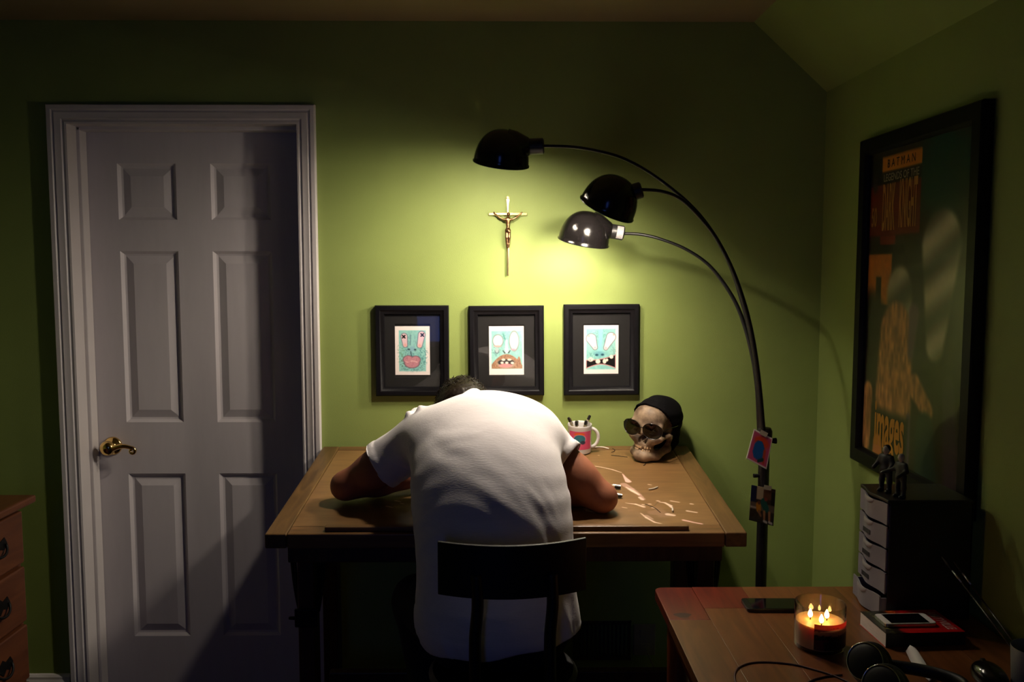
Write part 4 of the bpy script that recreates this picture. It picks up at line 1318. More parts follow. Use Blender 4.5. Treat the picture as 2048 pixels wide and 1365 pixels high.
# ------------------------------------------------------------------ the person asleep at the desk
t = thing('person', 'person in a white t-shirt slumped face down over folded arms on the desk', 'person', (-0.02, -1.02, 0.0))
PB = Vector((-0.02, -1.02, 0.0))
SHL, SHR = (-0.215, -0.600, 1.085), (0.095, -0.605, 1.075)
ELL, ELR = (-0.462, -0.565, 0.932), (0.283, -0.650, 0.917)
WRL, WRR = (-0.205, -0.455, 0.940), (0.055, -0.470, 0.936)
HDL, HDR = (-0.130, -0.420, 0.955), (-0.020, -0.435, 0.955)
HIPL, HIPR = (-0.105, -1.00, 0.685), (0.065, -1.00, 0.685)
KNL, KNR = (-0.235, -0.735, 0.650), (0.095, -0.690, 0.645)
ANL, ANR = (-0.150, -0.900, 0.265), (0.085, -0.880, 0.265)
HEAD = (-0.125, -0.405, 1.125)

def torso(V_, g):
    """g: how far the surface stands off the body"""
    V_.ell((-0.018, -1.025, 0.735), (0.168 + g, 0.118 + g, 0.130 + g), k=0.09)
    V_.ell((-0.018, -1.008, 0.865), (0.166 + g, 0.113 + g, 0.155 + g), rot=(R_(-10), 0, 0), k=0.11)
    V_.ell((-0.030, -0.928, 0.982), (0.178 + g, 0.118 + g, 0.155 + g), rot=(R_(-33), 0, 0), k=0.11)
    V_.ell((-0.046, -0.785, 1.060), (0.182 + g, 0.121 + g, 0.185 + g), rot=(R_(-57), 0, 0), k=0.11)
    V_.ell((-0.030, -0.655, 1.100), (0.150 + g, 0.095 + g, 0.140 + g), rot=(R_(-80), 0, 0), k=0.09)

B = Vol((-0.56, -1.30, 0.02), (0.42, -0.22, 1.30), 0.0085)
torso(B, -0.006)
for S, E, W, Hd in ((SHL, ELL, WRL, HDL), (SHR, ELR, WRR, HDR)):
    S, E, W, Hd = map(np.array, (S, E, W, Hd))
    B.cone(S, S + (E - S) * 0.5, 0.058, 0.052, 0.05)
    B.cone(S + (E - S) * 0.5, E, 0.052, 0.040, 0.02)
    B.ell(S + (E - S) * 0.62 + np.array([0, -0.012, -0.006]), (0.050, 0.046, 0.046), k=0.04)
    B.cone(E, E + (W - E) * 0.35, 0.041, 0.043, 0.02)
    B.cone(E + (W - E) * 0.35, W, 0.043, 0.027, 0.02)
B.chain([(-0.075, -0.62, 1.10), (-0.10, -0.52, 1.115), HEAD], [0.062, 0.056, 0.06], 0.05)
# head: crown to the wall, face down
B.ell(HEAD, (0.074, 0.098, 0.088), k=0.02)
B.ell((-0.125, -0.385, 1.075), (0.060, 0.080, 0.055), k=0.03)
B.cone((-0.125, -0.45, 1.055), (-0.125, -0.475, 1.05), 0.034, 0.026, 0.03)     # chin
B.cone((-0.125, -0.385, 1.028), (-0.125, -0.405, 1.016), 0.010, 0.012, 0.012)  # nose
for s in (-1, 1):
    B.ell((-0.125 + 0.078 * s, -0.410, 1.10), (0.008, 0.018, 0.030), k=0.008)  # ears
for H_, K_, A_ in ((HIPL, KNL, ANL), (HIPR, KNR, ANR)):
    B.cone(H_, K_, 0.082, 0.056, 0.04)
    B.cone(K_, A_, 0.054, 0.038, 0.03)
    B.cone(A_, (A_[0], A_[1] + 0.11, A_[2] - 0.035), 0.036, 0.028, 0.02)
vv, qq = B.nets()
body = net_obj('body', vv, qq, M['skin'], t, base=PB, relax=2)

# hands: palm and five separate fingers each, stacked under the forehead
def hand(W, dirv, side, name):
    W, d = Vector(W), Vector(dirv).normalized()
    up = Vector((0, 0, 1))
    lat = d.cross(up).normalized() * side
    up = lat.cross(d).normalized() * side
    pts_lo = W - Vector((0.13, 0.13, 0.07))
    H = Vol(tuple(pts_lo + d * 0.06), tuple(W + Vector((0.13, 0.13, 0.07)) + d * 0.10), 0.0032)
    P = lambda a, b, c: tuple(W + d * a + lat * b + up * c)
    H.cone(P(-0.02, 0, 0), P(0.02, 0, 0), 0.024, 0.024, 0.01)
    for b in (-0.026, -0.009, 0.009, 0.026):
        H.cone(P(0.015, b * 0.7, 0.0), P(0.075, b, 0.004), 0.014, 0.012, 0.012)
    for b, ln in ((-0.029, 0.055), (-0.010, 0.070), (0.010, 0.076), (0.029, 0.066)):
        H.chain([P(0.075, b, 0.004), P(0.075 + ln * 0.45, b * 1.08, 0.004), P(0.075 + ln * 0.78, b * 1.1, -0.006), P(0.075 + ln, b * 1.08, -0.018)],
                [0.0098, 0.0092, 0.0084, 0.0074], 0.003)
    H.chain([P(0.012, 0.028, -0.004), P(0.042, 0.050, -0.008), P(0.068, 0.058, -0.010), P(0.088, 0.058, -0.014)], [0.0125, 0.0115, 0.0100, 0.0085], 0.006)
    v_, q_ = H.nets()
    return net_obj(name, v_, q_, M['skin'], t, base=PB, relax=1)
hand(WRL, Vector(HDL) - Vector(WRL), -1, 'hand')
hand((WRR[0], WRR[1], WRR[2] + 0.012), Vector((-0.10, 0.05, 0.012)), 1, 'hand')

def relaxed(V, Q, n):
    for _ in range(n):
        nb, ct = np.zeros_like(V), np.zeros(len(V))
        for a in range(4):
            b = (a + 1) % 4
            np.add.at(nb, Q[:, a], V[Q[:, b]])
            np.add.at(nb, Q[:, b], V[Q[:, a]])
            np.add.at(ct, Q[:, a], 1)
            np.add.at(ct, Q[:, b], 1)
        V = V * 0.4 + nb / np.maximum(ct, 1)[:, None] * 0.6
    return V

# t-shirt with open sleeves, neck and hem
S_ = Vol((-0.45, -1.26, 0.62), (0.34, -0.42, 1.30), 0.0068)
torso(S_, 0.012)
S_.ell((-0.010, -1.030, 0.70), (0.188, 0.126, 0.085), k=0.07)                    # loose hem
SL_END, SR_END = np.array((-0.352, -0.588, 0.998)), np.array((0.186, -0.640, 1.018))
for S, E, r1, r2 in ((np.array(SHL), SL_END, 0.076, 0.072), (np.array(SHR), SR_END, 0.070, 0.060)):
    S_.cone(S, S + (E - S) * 1.35, r1, r2, 0.05)
S_.ell((-0.180, -0.680, 1.090), (0.090, 0.105, 0.066), k=0.09)
S_.ell((0.070, -0.670, 1.100), (0.078, 0.095, 0.064), k=0.08)
S_.cone((-0.075, -0.62, 1.105), (-0.105, -0.535, 1.122), 0.082, 0.070, 0.06)     # round the neck
vv, qq = S_.nets()
vv = relaxed(vv, qq, 30)
# drapery: folds pushed in and out along lines lying on the cloth
nrm = np.zeros_like(vv)
fn_ = np.cross(vv[qq[:, 2]] - vv[qq[:, 0]], vv[qq[:, 3]] - vv[qq[:, 1]])
for a in range(4):
    np.add.at(nrm, qq[:, a], fn_)
nrm /= np.linalg.norm(nrm, axis=1, keepdims=True) + 1e-12
def seg_dist(P, pts):
    best = np.full(len(P), 9.0)
    tt = np.zeros(len(P))
    n_ = len(pts) - 1
    for i in range(n_):
        a, b = np.array(pts[i]), np.array(pts[i + 1])
        q = np.clip(((P - a) @ (b - a)) / ((b - a) @ (b - a)), 0, 1)
        d = np.linalg.norm(P - a - q[:, None] * (b - a), axis=1)
        m = d < best
        best[m] = d[m]
        tt[m] = (i + q[m]) / n_
    return best, tt
# lines are given on the back as (x, z); the depth is looked up on the cloth
def on_back(x, z):
    m = (np.abs(vv[:, 0] - x) < 0.02) & (np.abs(vv[:, 2] - z) < 0.02)
    if not m.any():
        return (x, -0.8, z)
    return (x, float(vv[m, 1].min()), z)
disp = np.zeros(len(vv))
folds = [([(0.050, 1.050), (0.080, 1.020), (0.110, 0.975), (0.135, 0.925)], 0.0060, 0.0105), ([(0.075, 1.065), (0.110, 1.020), (0.140, 0.960)], 0.0055, 0.0095),
         ([(0.090, 0.985), (0.120, 0.940), (0.140, 0.880)], 0.0060, 0.0090), ([(0.105, 1.075), (0.135, 1.035), (0.150, 0.990)], 0.006, 0.0070),
         ([(-0.06, 1.085), (0.0, 1.078), (0.05, 1.060)], 0.006, 0.0016), ([(-0.02, 1.11), (0.04, 1.105), (0.09, 1.085)], 0.006, 0.0014),
         ([(-0.19, 1.140), (-0.15, 1.125), (-0.09, 1.120)], 0.018, -0.0050), ([(-0.03, 1.190), (-0.09, 1.172), (-0.17, 1.155)], 0.010, -0.0045), ([(-0.21, 1.165), (-0.16, 1.160), (-0.08, 1.170)], 0.013, 0.0035),
         ([(-0.17, 0.78), (-0.06, 0.772), (0.05, 0.785)], 0.012, 0.0025), ([(0.10, 0.74), (0.13, 0.70)], 0.010, 0.0050), ([(-0.15, 0.72), (-0.12, 0.66)], 0.010, 0.0040),
         ([(0.15, 0.80), (0.165, 0.73), (0.17, 0.68)], 0.014, 0.0075)]
for line, wd, amp in folds:
    P3 = [on_back(*p) for p in line]
    d, q = seg_dist(vv, P3)
    ph = np.exp(-(d / wd) ** 2) - 0.30 * np.exp(-((d - 2.2 * wd) / (1.2 * wd)) ** 2)
    disp += amp * ph * np.sin(np.pi * np.clip(q * 0.8 + 0.1, 0, 1)) ** 0.7
# bunched cloth on the shoulder tops and the collar roll
for c, r, amp in (((-0.258, -0.575, 1.165), 0.022, 0.022), ((-0.213, -0.565, 1.185), 0.020, 0.016), ((-0.236, -0.60, 1.150), 0.014, -0.012),
                  ((-0.085, -0.545, 1.205), 0.028, 0.020), ((-0.050, -0.58, 1.198), 0.020, -0.012), ((-0.27, -0.64, 1.10), 0.018, 0.008),
                  ((0.165, -0.66, 1.08), 0.016, -0.010), ((0.195, -0.66, 1.075), 0.014, 0.008), ((0.185, -0.67, 1.04), 0.012, 0.006)):
    disp += amp * np.exp(-(np.linalg.norm(vv - np.array(c), axis=1) / r) ** 2)
# small pinched bumps along the top of the left shoulder, a dip beside the collar
def crest(x0):
    m = np.abs(vv[:, 0] - x0) < 0.006
    k = np.argmax(np.where(m, vv[:, 2], -9))
    return vv[k]
for x0, r, amp in ((-0.272, 0.013, 0.014), (-0.236, 0.013, 0.013), (-0.254, 0.010, -0.010), (-0.062, 0.020, -0.010)):
    disp += amp * np.exp(-(np.linalg.norm(vv - crest(x0), axis=1) / r) ** 2)
sm = 0.0009 * np.sin(vv[:, 2] * 95 + 6 * np.sin(vv[:, 0] * 14) + vv[:, 1] * 30) * np.exp(-((vv[:, 2] - 0.98) / 0.12) ** 2)
sm += 0.0012 * np.sin(vv[:, 0] * 60 + vv[:, 2] * 34) * np.exp(-((vv[:, 2] - 0.80) / 0.10) ** 2)
dL = (SL_END - np.array(SHL)) / np.linalg.norm(SL_END - np.array(SHL))
dR = (SR_END - np.array(SHR)) / np.linalg.norm(SR_END - np.array(SHR))
# turned hems at the sleeve ends and along the bottom edge
for E_, d_, side in ((SL_END, dL, -1), (SR_END, dR, 1)):
    q = (vv - E_) @ d_
    on = (vv[:, 0] < -0.2) if side < 0 else (vv[:, 0] > 0.166)
    disp += on * (0.0024 * sst(-0.021, -0.018, q) - 0.0012 * np.exp(-((q + 0.021) / 0.0035) ** 2))
disp += 0.0016 * sst(0.715, 0.711, vv[:, 2])
vv = vv + nrm * (disp + sm)[:, None]
dN = np.array((-0.35, 1.0, 0.05)) / np.linalg.norm((-0.35, 1.0, 0.05))
NE = np.array((-0.100, -0.545, 1.12))
def hem_z(P):
    return 0.682 - 0.020 * np.clip((-P[:, 0]) / 0.15, -1, 1) + 0.004 * np.sin(P[:, 0] * 40)
def sleeves(P):
    onL = P[:, 0] < -0.2
    ax = np.linalg.norm((P - SR_END) - ((P - SR_END) @ dR)[:, None] * dR, axis=1)
    onR = (P[:, 0] > 0.166 + 0.35 * np.maximum(0.99 - P[:, 2], 0)) & (ax < 0.085)
    return (onL, SL_END, dL), (onR, SR_END, dR)
vv = relaxed(vv, qq, 1)
for on, E_, d_ in sleeves(vv):                     # pull the cloth edge onto a clean line
    q = (vv - E_) @ d_
    m = on & (q > 0) & (q < 0.018)
    vv[m] -= q[m, None] * d_
hz_ = hem_z(vv)
m = (vv[:, 2] < hz_) & (vv[:, 2] > hz_ - 0.018)
vv[m, 2] = hz_[m]
def keep(P):
    ok = P[:, 2] > hem_z(P) - 1e-5
    for on, E_, d_ in sleeves(P):
        ok &= ~(on & ((P - E_) @ d_ > 1e-5))
    return ok & (((P - NE) @ dN < 0.0) | (np.linalg.norm(P - NE, axis=1) > 0.12))
shirt = net_obj('t_shirt', vv, qq, M['shirt'], t, base=PB, keep=keep, relax=0, solid=0.0028)

# jeans
J = Vol((-0.36, -1.22, 0.20), (0.24, -0.56, 0.90), 0.010)
J.ell((-0.018, -1.015, 0.715), (0.172, 0.124, 0.125), k=0.04)
for H_, K_, A_ in ((HIPL, KNL, ANL), (HIPR, KNR, ANR)):
    J.cone(H_, K_, 0.094, 0.068, 0.05)
    J.cone(K_, A_, 0.067, 0.056, 0.03)
vv, qq = J.nets()
net_obj('jeans', vv, qq, M['jeans'], t, base=PB, relax=2, keep=lambda P: P[:, 2] > 0.275)
for A_ in (ANL, ANR):
    K = Vol((A_[0] - 0.07, A_[1] - 0.08, 0.15), (A_[0] + 0.07, A_[1] + 0.22, 0.34), 0.006)
    K.cone((A_[0], A_[1], 0.275), (A_[0], A_[1] + 0.03, 0.235), 0.046, 0.044, 0.02)
    K.cone((A_[0], A_[1] - 0.02, 0.225), (A_[0], A_[1] + 0.15, 0.215), 0.038, 0.034, 0.02)
    K.box((A_[0], A_[1] + 0.055, 0.196), (0.042, 0.12, 0.012), rd=0.01, k=0.01)
    vv, qq = K.nets()
    net_obj('shoe', vv, qq, M['shoe'], t, base=PB, relax=1)

# short dark hair: a cap over the back of the head plus a few hundred short locks
HV = Vol((-0.24, -0.56, 1.02), (-0.01, -0.27, 1.27), 0.0045)
HV.ell((HEAD[0], HEAD[1] + 0.004, HEAD[2] + 0.010), (0.084, 0.108, 0.098), k=0.02)
HV.ell((HEAD[0] + 0.01, HEAD[1] - 0.05, HEAD[2] + 0.025), (0.066, 0.07, 0.062), k=0.03)
vv, qq = HV.nets()
vv = vv + (rng.normal(0, 0.0012, len(vv)))[:, None] * (vv - np.array(HEAD)) / 0.09
hair = net_obj('hair', vv, qq, M['hair'], t, base=PB, relax=1, keep=lambda P: (P[:, 2] > 1.075 + 0.25 * np.maximum(P[:, 1] + 0.40, 0)) & (P[:, 1] < -0.29))
mb = MB()
for k in range(420):
    th, ph = rnd.uniform(0, 2 * math.pi), math.acos(rnd.uniform(0.0, 1.0))
    n_ = Vector((math.sin(ph) * math.cos(th), math.sin(ph) * math.sin(th), math.cos(ph)))
    p = Vector(HEAD) + Vector((0, 0.004, 0.010)) + Vector((n_.x * 0.082, n_.y * 0.106, n_.z * 0.096))
    tang = (Vector((rnd.uniform(-1, 1), rnd.uniform(-0.4, 1.0), rnd.uniform(-0.4, 0.4))) - n_ * 0.0)
    tang = (tang - n_ * tang.dot(n_)).normalized()
    ln = rnd.uniform(0.014, 0.026)
    mb.tube([p - n_ * 0.004, p + n_ * 0.004 + tang * ln * 0.4, p + n_ * rnd.uniform(0.003, 0.010) + tang * ln], [0.0016, 0.0013, 0.0003], 4, cap=False)
lk = obj('locks', mb, M['hair'], hair, smooth='all')
lk['kind'] = 'stuff'

# ------------------------------------------------------------------ pine side table on the right
TX0, TX1, TY0, TY1, TZ = 0.388, 1.108, -2.05, -0.905, 0.75
t = thing('side_table', 'orange pine table with rounded corners in the lower right', 'table', (0.75, -1.48, 0.0))
SB = Vector((0.75, -1.48, 0.0))
def round_poly(x0, x1, y0, y1, r, corners):
    out = []
    for (cx_, cy_, a0, key) in ((x0, y0, 180, 'll'), (x1, y0, 270, 'lr'), (x1, y1, 0, 'ur'), (x0, y1, 90, 'ul')):
        if key in corners:
            ox, oy = (cx_ + r if cx_ == x0 else cx_ - r), (cy_ + r if cy_ == y0 else cy_ - r)
            for k in range(7):
                a = R_(a0 + 15 * k)
                out.append((ox + r * math.cos(a), oy + r * math.sin(a)))
        else:
            out.append((cx_, cy_))
    return out
wds = [0.098, 0.128, 0.116, 0.124, 0.130, 0.124]
x = TX0
for k, wd in enumerate(wds):
    cor = {0: ('ll', 'ul'), 5: ('lr', 'ur')}.get(k, ())
    if k == 0:
        # first board: red heartwood end piece butted to a paler length
        obj('plank', MB().prism(round_poly(x, x + wd - 0.0003, -1.115, TY1, 0.022, ('ul',)), TZ - 0.026, TZ, axis='z'), M['pine_red'], t, bev=0.0025, base=SB)
        obj('plank', MB().prism(round_poly(x, x + wd - 0.0003, TY0, -1.1155, 0.022, ('ll',)), TZ - 0.026, TZ, axis='z'), M['pine'], t, bev=0.0006, base=SB)
    elif k == 1:
        obj('plank', MB().prism(round_poly(x, x + wd - 0.0003, -1.045, TY1, 0.02, ()), TZ - 0.026, TZ, axis='z'), M['pine_red'], t, bev=0.0006, base=SB)
        obj('plank', MB().prism(round_poly(x, x + wd - 0.0003, TY0, -1.0455, 0.02, ()), TZ - 0.026, TZ, axis='z'), M['pine'], t, bev=0.0006, base=SB)
    else:
        obj('plank', MB().prism(round_poly(x, x + wd - 0.0003, TY0, TY1, 0.022, cor), TZ - 0.026, TZ, axis='z'), M['pine'], t, bev=0.0006, base=SB)
    x += wd
kn = MB()
kv = []
for k in range(20):
    a = 2 * math.pi * k / 20
    kv.append((0.425 + 0.020 * math.cos(a) * (1 + 0.2 * math.sin(3 * a)), -1.088 + 0.014 * math.sin(a), TZ + 0.0003))
kn.add(kv, [tuple(range(20))])
obj('knot', kn, mat('wood_knot', L4(48, 18, 10), 0.4, noise=0.3, scale=120), t, base=SB)
obj('apron', MB().box((TX0 + 0.05, TY1 - 0.055, TZ - 0.115), (TX1 - 0.05, TY1 - 0.035, TZ - 0.026)), M['pine_leg'], t, base=SB)
obj('apron', MB().box((TX0 + 0.035, TY0 + 0.05, TZ - 0.115), (TX0 + 0.055, TY1 - 0.05, TZ - 0.026)), M['pine_leg'], t, base=SB)
obj('apron', MB().box((TX1 - 0.055, TY0 + 0.05, TZ - 0.115), (TX1 - 0.035, TY1 - 0.05, TZ - 0.026)), M['pine_leg'], t, base=SB)
for lx in (TX0 + 0.055, TX1 - 0.055):
    for ly in (TY0 + 0.055, TY1 - 0.055):
        obj('leg', MB().tube([(lx, ly, 0), (lx, ly, 0.3), (lx, ly, TZ - 0.026)], [0.022, 0.026, 0.030], 16), M['pine_leg'], t, smooth=True, base=SB)

# ------------------------------------------------------------------ candle
CB = Vector((0.688, -1.258, TZ))
t = thing('jar_candle', 'lit three-wick candle in a glass jar with a red autumn label', 'candle', CB, (0, 0, 0))
RJ, HJ = 0.0535, 0.098
obj('jar', MB().lathe([(0.0, 0.0), (RJ - 0.006, 0.0), (RJ - 0.001, 0.003), (RJ, 0.008), (RJ, HJ - 0.002), (RJ - 0.0012, HJ), (RJ - 0.0026, HJ - 0.002), (RJ - 0.0026, 0.010), (RJ - 0.007, 0.006), (0.0, 0.006)], 64),
    M['jar'], t, smooth=True)
obj('wax', MB().lathe([(0.0, 0.007), (RJ - 0.006, 0.007), (RJ - 0.0032, 0.011), (RJ - 0.0032, 0.058), (RJ - 0.006, 0.0568), (RJ - 0.012, 0.0545), (0.0, 0.054)], 48), M['wax'], t, smooth=True)
for wx, wy in ((-0.017, 0.012), (0.017, 0.006), (-0.004, -0.020)):
    wk = obj('wick', MB().tube([(wx, wy, 0.053), (wx + 0.001, wy, 0.062)], 0.0012, 6), M['wick'], t)
    obj('flame', MB().lathe([(0.0, 0.059), (0.0036, 0.0612), (0.0052, 0.0655), (0.0046, 0.070), (0.0028, 0.0745), (0.0010, 0.0785), (0.0, 0.0795)], 14, Matrix.Translation((wx, wy, 0))), M['flame'], wk, smooth='all')
def candle_label(u, v):
    n = vnoise(u * 1.4, v, 14, 2)
    I = np.ones(u.shape + (3,)) * np.array([150, 34, 26.0])
    I = mixc(I, (96, 40, 34), sst(0.5, 0.2, u) * 0.8)
    I = mixc(I, (40, 26, 18), sst(0.44, 0.56, v + 0.10 * (n - 0.5)))
    I = put(I, np.abs(v - 0.36) - 0.11 + 0.06 * n, (214, 146, 92), 0.03)
    I = put(I, elld(u, v, (0.50, 0.32), 0.30, 0.13), (226, 160, 104), 0.03)
    I = mixc(I, (34, 18, 14), 0.85 * sst(0.07, 0.03, np.abs(v - 0.475 + 0.02 * np.sin(u * 40))) * sst(0.45, 0.6, vnoise(u, v * 0.3, 42, 4)))
    I = mixc(I, (44, 22, 16), 0.7 * sst(0.02, 0.008, np.abs(v - 0.14)) * sst(0.4, 0.6, vnoise(u, v * 0.3, 36, 7)) * sst(0.25, 0.3, u) * sst(0.7, 0.6, u))
    I = put(I, np.minimum(capd(u, v, (0.10, 0.72), (0.12, 0.95), 0.10, 0.10), capd(u, v, (-0.02, 0.66), (0.26, 0.62), 0.02, 0.05)), (92, 16, 22), 0.02)
    return I
def candle_pos(u, v):
    a = R_(-122) + R_(104) * u
    return np.stack([(RJ + 0.0004) * np.cos(a), (RJ + 0.0004) * np.sin(a), 0.068 - 0.056 * v], -1)
painted('label', candle_label, candle_pos, 90, 70, M['film'], t)

# ------------------------------------------------------------------ phones and book
def phone(name, label, loc, rz, L_, W_, th, body, bez_, home):
    tt = thing(name, label, 'phone', loc, (0, 0, R_(rz)))
    obj('case', MB().prism(round_poly(-L_ / 2, L_ / 2, -W_ / 2, W_ / 2, 0.009, ('ll', 'lr', 'ur', 'ul')), 0.0, th, axis='z'), M['steel'] if home else body, tt, bev=0.0012)
    obj('face', MB().prism(round_poly(-L_ / 2 + 0.0012, L_ / 2 - 0.0012, -W_ / 2 + 0.0012, W_ / 2 - 0.0012, 0.008, ('ll', 'lr', 'ur', 'ul')), th, th + 0.0005, axis='z'), body, tt)
    obj('screen', MB().box((-L_ / 2 + bez_, -W_ / 2 + 0.004, th + 0.0004), (L_ / 2 - bez_, W_ / 2 - 0.004, th + 0.0010)), M['screen'], tt)
    if home:
        obj('home_button', MB().lathe([(0.0048, 0.0), (0.0048, 0.0004), (0.0, 0.0005)], 20, Matrix.Translation((L_ / 2 - bez_ / 2, 0, th + 0.0005))), M['phone_white'], tt)
    return tt
phone('phone', 'black phone lying on the pine table behind the candle', (0.653, -1.040, TZ), -1, 0.138, 0.070, 0.0085, M['phone_black'], 0.014, False)
BKC = Vector((0.914, -1.203, TZ))
t = thing('paperback_book', 'thick paperback with a red cover lying under the white phone', 'book', BKC, (0, 0, R_(3)))
BL, BW, BT = 0.178, 0.125, 0.031
obj('page_block', MB().box((-BL / 2 + 0.001, -BW / 2 + 0.002, 0.001), (BL / 2 - 0.002, BW / 2 - 0.002, BT - 0.001)), M['paper'], t)
def cover_art(u, v):
    I = np.ones(u.shape + (3,)) * np.array([168, 14, 18.0])
    n = vnoise(u, v, 12, 3)
    I = mixc(I, (22, 18, 12), sst(0.42, 0.30, u + 0.12 * (n - 0.5) + 0.25 * (v - 0.5)))
    I = mixc(I, (206, 82, 26), 0.8 * sst(0.10, 0.02, np.abs(u - 0.38)) * sst(0.35, 0.05, v))
    I = mixc(I, (150, 150, 80), 0.8 * sst(0.03, 0.01, np.abs(u - 0.10)) * sst(0.4, 0.6, vnoise(u, v, 40, 5)))
    return I
painted('front_cover', cover_art, lambda u, v: np.stack([(u - 0.5) * BL, (0.5 - v) * BW, np.full_like(u, BT)], -1), 70, 50, M['print_gloss'], t)
obj('back_cover', MB().box((-BL / 2, -BW / 2, 0.0), (BL / 2, BW / 2, 0.001)), M['red_cover'], t)
obj('spine', MB().box((-BL / 2, -BW / 2, 0.0), (BL / 2, -BW / 2 + 0.0015, BT)), mat('dark_book_spine', (0.016, 0.015, 0.009), 0.5), t)
me = text_mesh('AMITYVILLE', 0.030, 0.62, 0.0, 0.0004)
o = link('title', me, M['cover_text'], t)
o.location = (0.067, 0.0, BT + 0.0006)
o.rotation_euler = (0, 0, R_(-90))
phone('phone', 'white phone lying on top of the red paperback', tuple(BKC + Vector((-0.016, -0.004, BT + 0.0006))), 2, 0.118, 0.058, 0.0076, M['phone_white'], 0.016, True)

# ------------------------------------------------------------------ headphones, cable and scraps at the table's near edge
HPB = Vector((0.722, -1.462, TZ))
t = thing('headphones', 'black over-ear headphones with chrome trim at the bottom of the picture', 'headphones', HPB, (0, 0, R_(-20)))
for (lx, ly, rx_) in ((-0.012, 0.020, 62), (0.012, -0.075, 62)):
    Mc = Matrix.Translation((lx, ly, 0.046)) @ Matrix.Rotation(R_(-30), 4, 'Z') @ Matrix.Rotation(R_(rx_), 4, 'X')
    cup = obj('ear_cup', MB().lathe([(0.0, 0.018), (0.026, 0.018), (0.036, 0.013), (0.040, 0.004), (0.040, -0.004)], 36, Mc), M['plastic_black'], t, smooth=True)
    obj('chrome_ring', MB().tube([Mc @ Vector((0.0355 * math.cos(2 * math.pi * k / 40), 0.0355 * math.sin(2 * math.pi * k / 40), 0.0145)) for k in range(41)], 0.0011, 8, cap=False), M['chrome'], cup, smooth='all')
    obj('ear_pad', MB().lathe([(0.040, -0.004), (0.043, -0.010), (0.041, -0.020), (0.030, -0.022), (0.020, -0.016), (0.0, -0.012)], 36, Mc), M['leather'], cup, smooth=True)
hb = []
for k in range(25):
    a = R_(180 * k / 24)
    hb.append((0.02 + 0.135 * math.sin(a), -0.028 + 0.062 * math.cos(a), 0.040 + 0.006 * math.sin(a)))
obj('headband', MB().tube(hb, 0.0085, 12, flat=1.5), M['leather'], t, smooth='all')
def table_line(name, label, cat, pts, r, m):
    P = bez([(x, y, TZ + r) for x, y in pts], 60)
    return tag(obj(name, MB().tube(P, r, 8), m, smooth='all'), label, cat)
table_line('cable', 'dark thin cable looping across the pine table', 'cable', [(0.452, -1.56), (0.458, -1.45), (0.470, -1.388), (0.497, -1.352), (0.540, -1.339), (0.598, -1.350), (0.640, -1.378), (0.672, -1.41), (0.70, -1.46)], 0.0019, M['cord'])
table_line('cable', 'second dark cable running to the headphones', 'cable', [(0.560, -1.50), (0.600, -1.435), (0.640, -1.408), (0.684, -1.398)], 0.0019, M['cord'])
t = thing('paper_strip', 'narrow curled white paper strip in front of the paperback', 'paper', (0.862, -1.35, TZ))
vv, ff = [], []
cl = bez([(0.004, 0.058, 0.010), (0.002, 0.035, 0.012), (-0.004, 0.0, 0.010), (-0.008, -0.04, 0.006), (-0.010, -0.075, 0.003)], 24)
for k, p in enumerate(cl):
    w_ = 0.004 + 0.006 * math.sin(math.pi * k / (len(cl) - 1))
    vv += [(p.x - w_, p.y, p.z * 0.2 + 0.0006), (p.x + w_, p.y, p.z + 0.006)]
for k in range(len(cl) - 1):
    ff.append((2 * k, 2 * k + 1, 2 * k + 3, 2 * k + 2))
o = obj('sheet', MB().add(vv, ff), M['phone_white'], t, smooth='all')
o.modifiers.new('thickness', 'SOLIDIFY').thickness = 0.0004
t = thing('computer_mouse', 'small glossy black domed mouse at the right edge of the pine table', 'mouse', (0.968, -1.425, TZ))
mm = Vol((-0.036, -0.055, -0.003), (0.036, 0.055, 0.045), 0.0028)
mm.ell((0, 0, 0.010), (0.030, 0.048, 0.026), k=0.008)
mm.box((0, 0, -0.02), (0.06, 0.08, 0.02), k=0.004, cut=True)
vv, qq = mm.nets()
net_obj('shell', vv, qq, M['black_metal'], t, relax=1)
obj('wheel', MB().tube([(-0.003, 0.026, 0.030), (0.003, 0.026, 0.030)], 0.006, 14), M['plastic_black'], t, smooth=True)

t = thing('brush_cup', 'grey paint cup holding brushes in the lower right corner', 'cup', (1.040, -1.452, TZ))
obj('cup_body', MB().lathe([(0.0, 0.0), (0.037, 0.0), (0.039, 0.003), (0.043, 0.080), (0.0425, 0.0815), (0.0412, 0.080), (0.037, 0.005), (0.0, 0.004)], 40), M['grey_cup'], t, smooth=True)
def brush(a, b, label, rh=0.0017):
    a, b = Vector(a), Vector(b)
    ln = (b - a).length
    tt = thing('paint_brush', label, 'brush', (0, 0, 0), (0, 0, 0), 'brushes in the paint cup')
    tt.matrix_world = axis_matrix(a, b)
    obj('handle', MB().tube([(0, 0, 0), (0, 0, ln * 0.3), (0, 0, ln * 0.78)], [rh * 0.5, rh * 1.3, rh], 10), M['brush_handle'], tt, smooth='all')
    obj('ferrule', MB().tube([(0, 0, ln * 0.78), (0, 0, ln * 0.88)], [rh * 1.05, rh * 1.2], 10), M['steel'], tt, smooth='all')
    obj('bristles', MB().tube([(0, 0, ln * 0.88), (0, 0, ln * 0.94), (0, 0, ln)], [rh * 1.2, rh * 1.6, rh * 0.3], 10), M['bristle'], tt, smooth='all')
brush((1.050, -1.465, TZ + 0.006), (0.975, -1.205, TZ + 0.180), 'long thin brush leaning left out of the paint cup')
brush((1.060, -1.462, TZ + 0.006), (1.012, -1.182, TZ + 0.165), 'long thin brush leaning back between the others in the cup')
brush((1.022, -1.440, TZ + 0.006), (1.062, -1.440, TZ + 0.150), 'short dark brush standing upright in the paint cup', 0.0034)

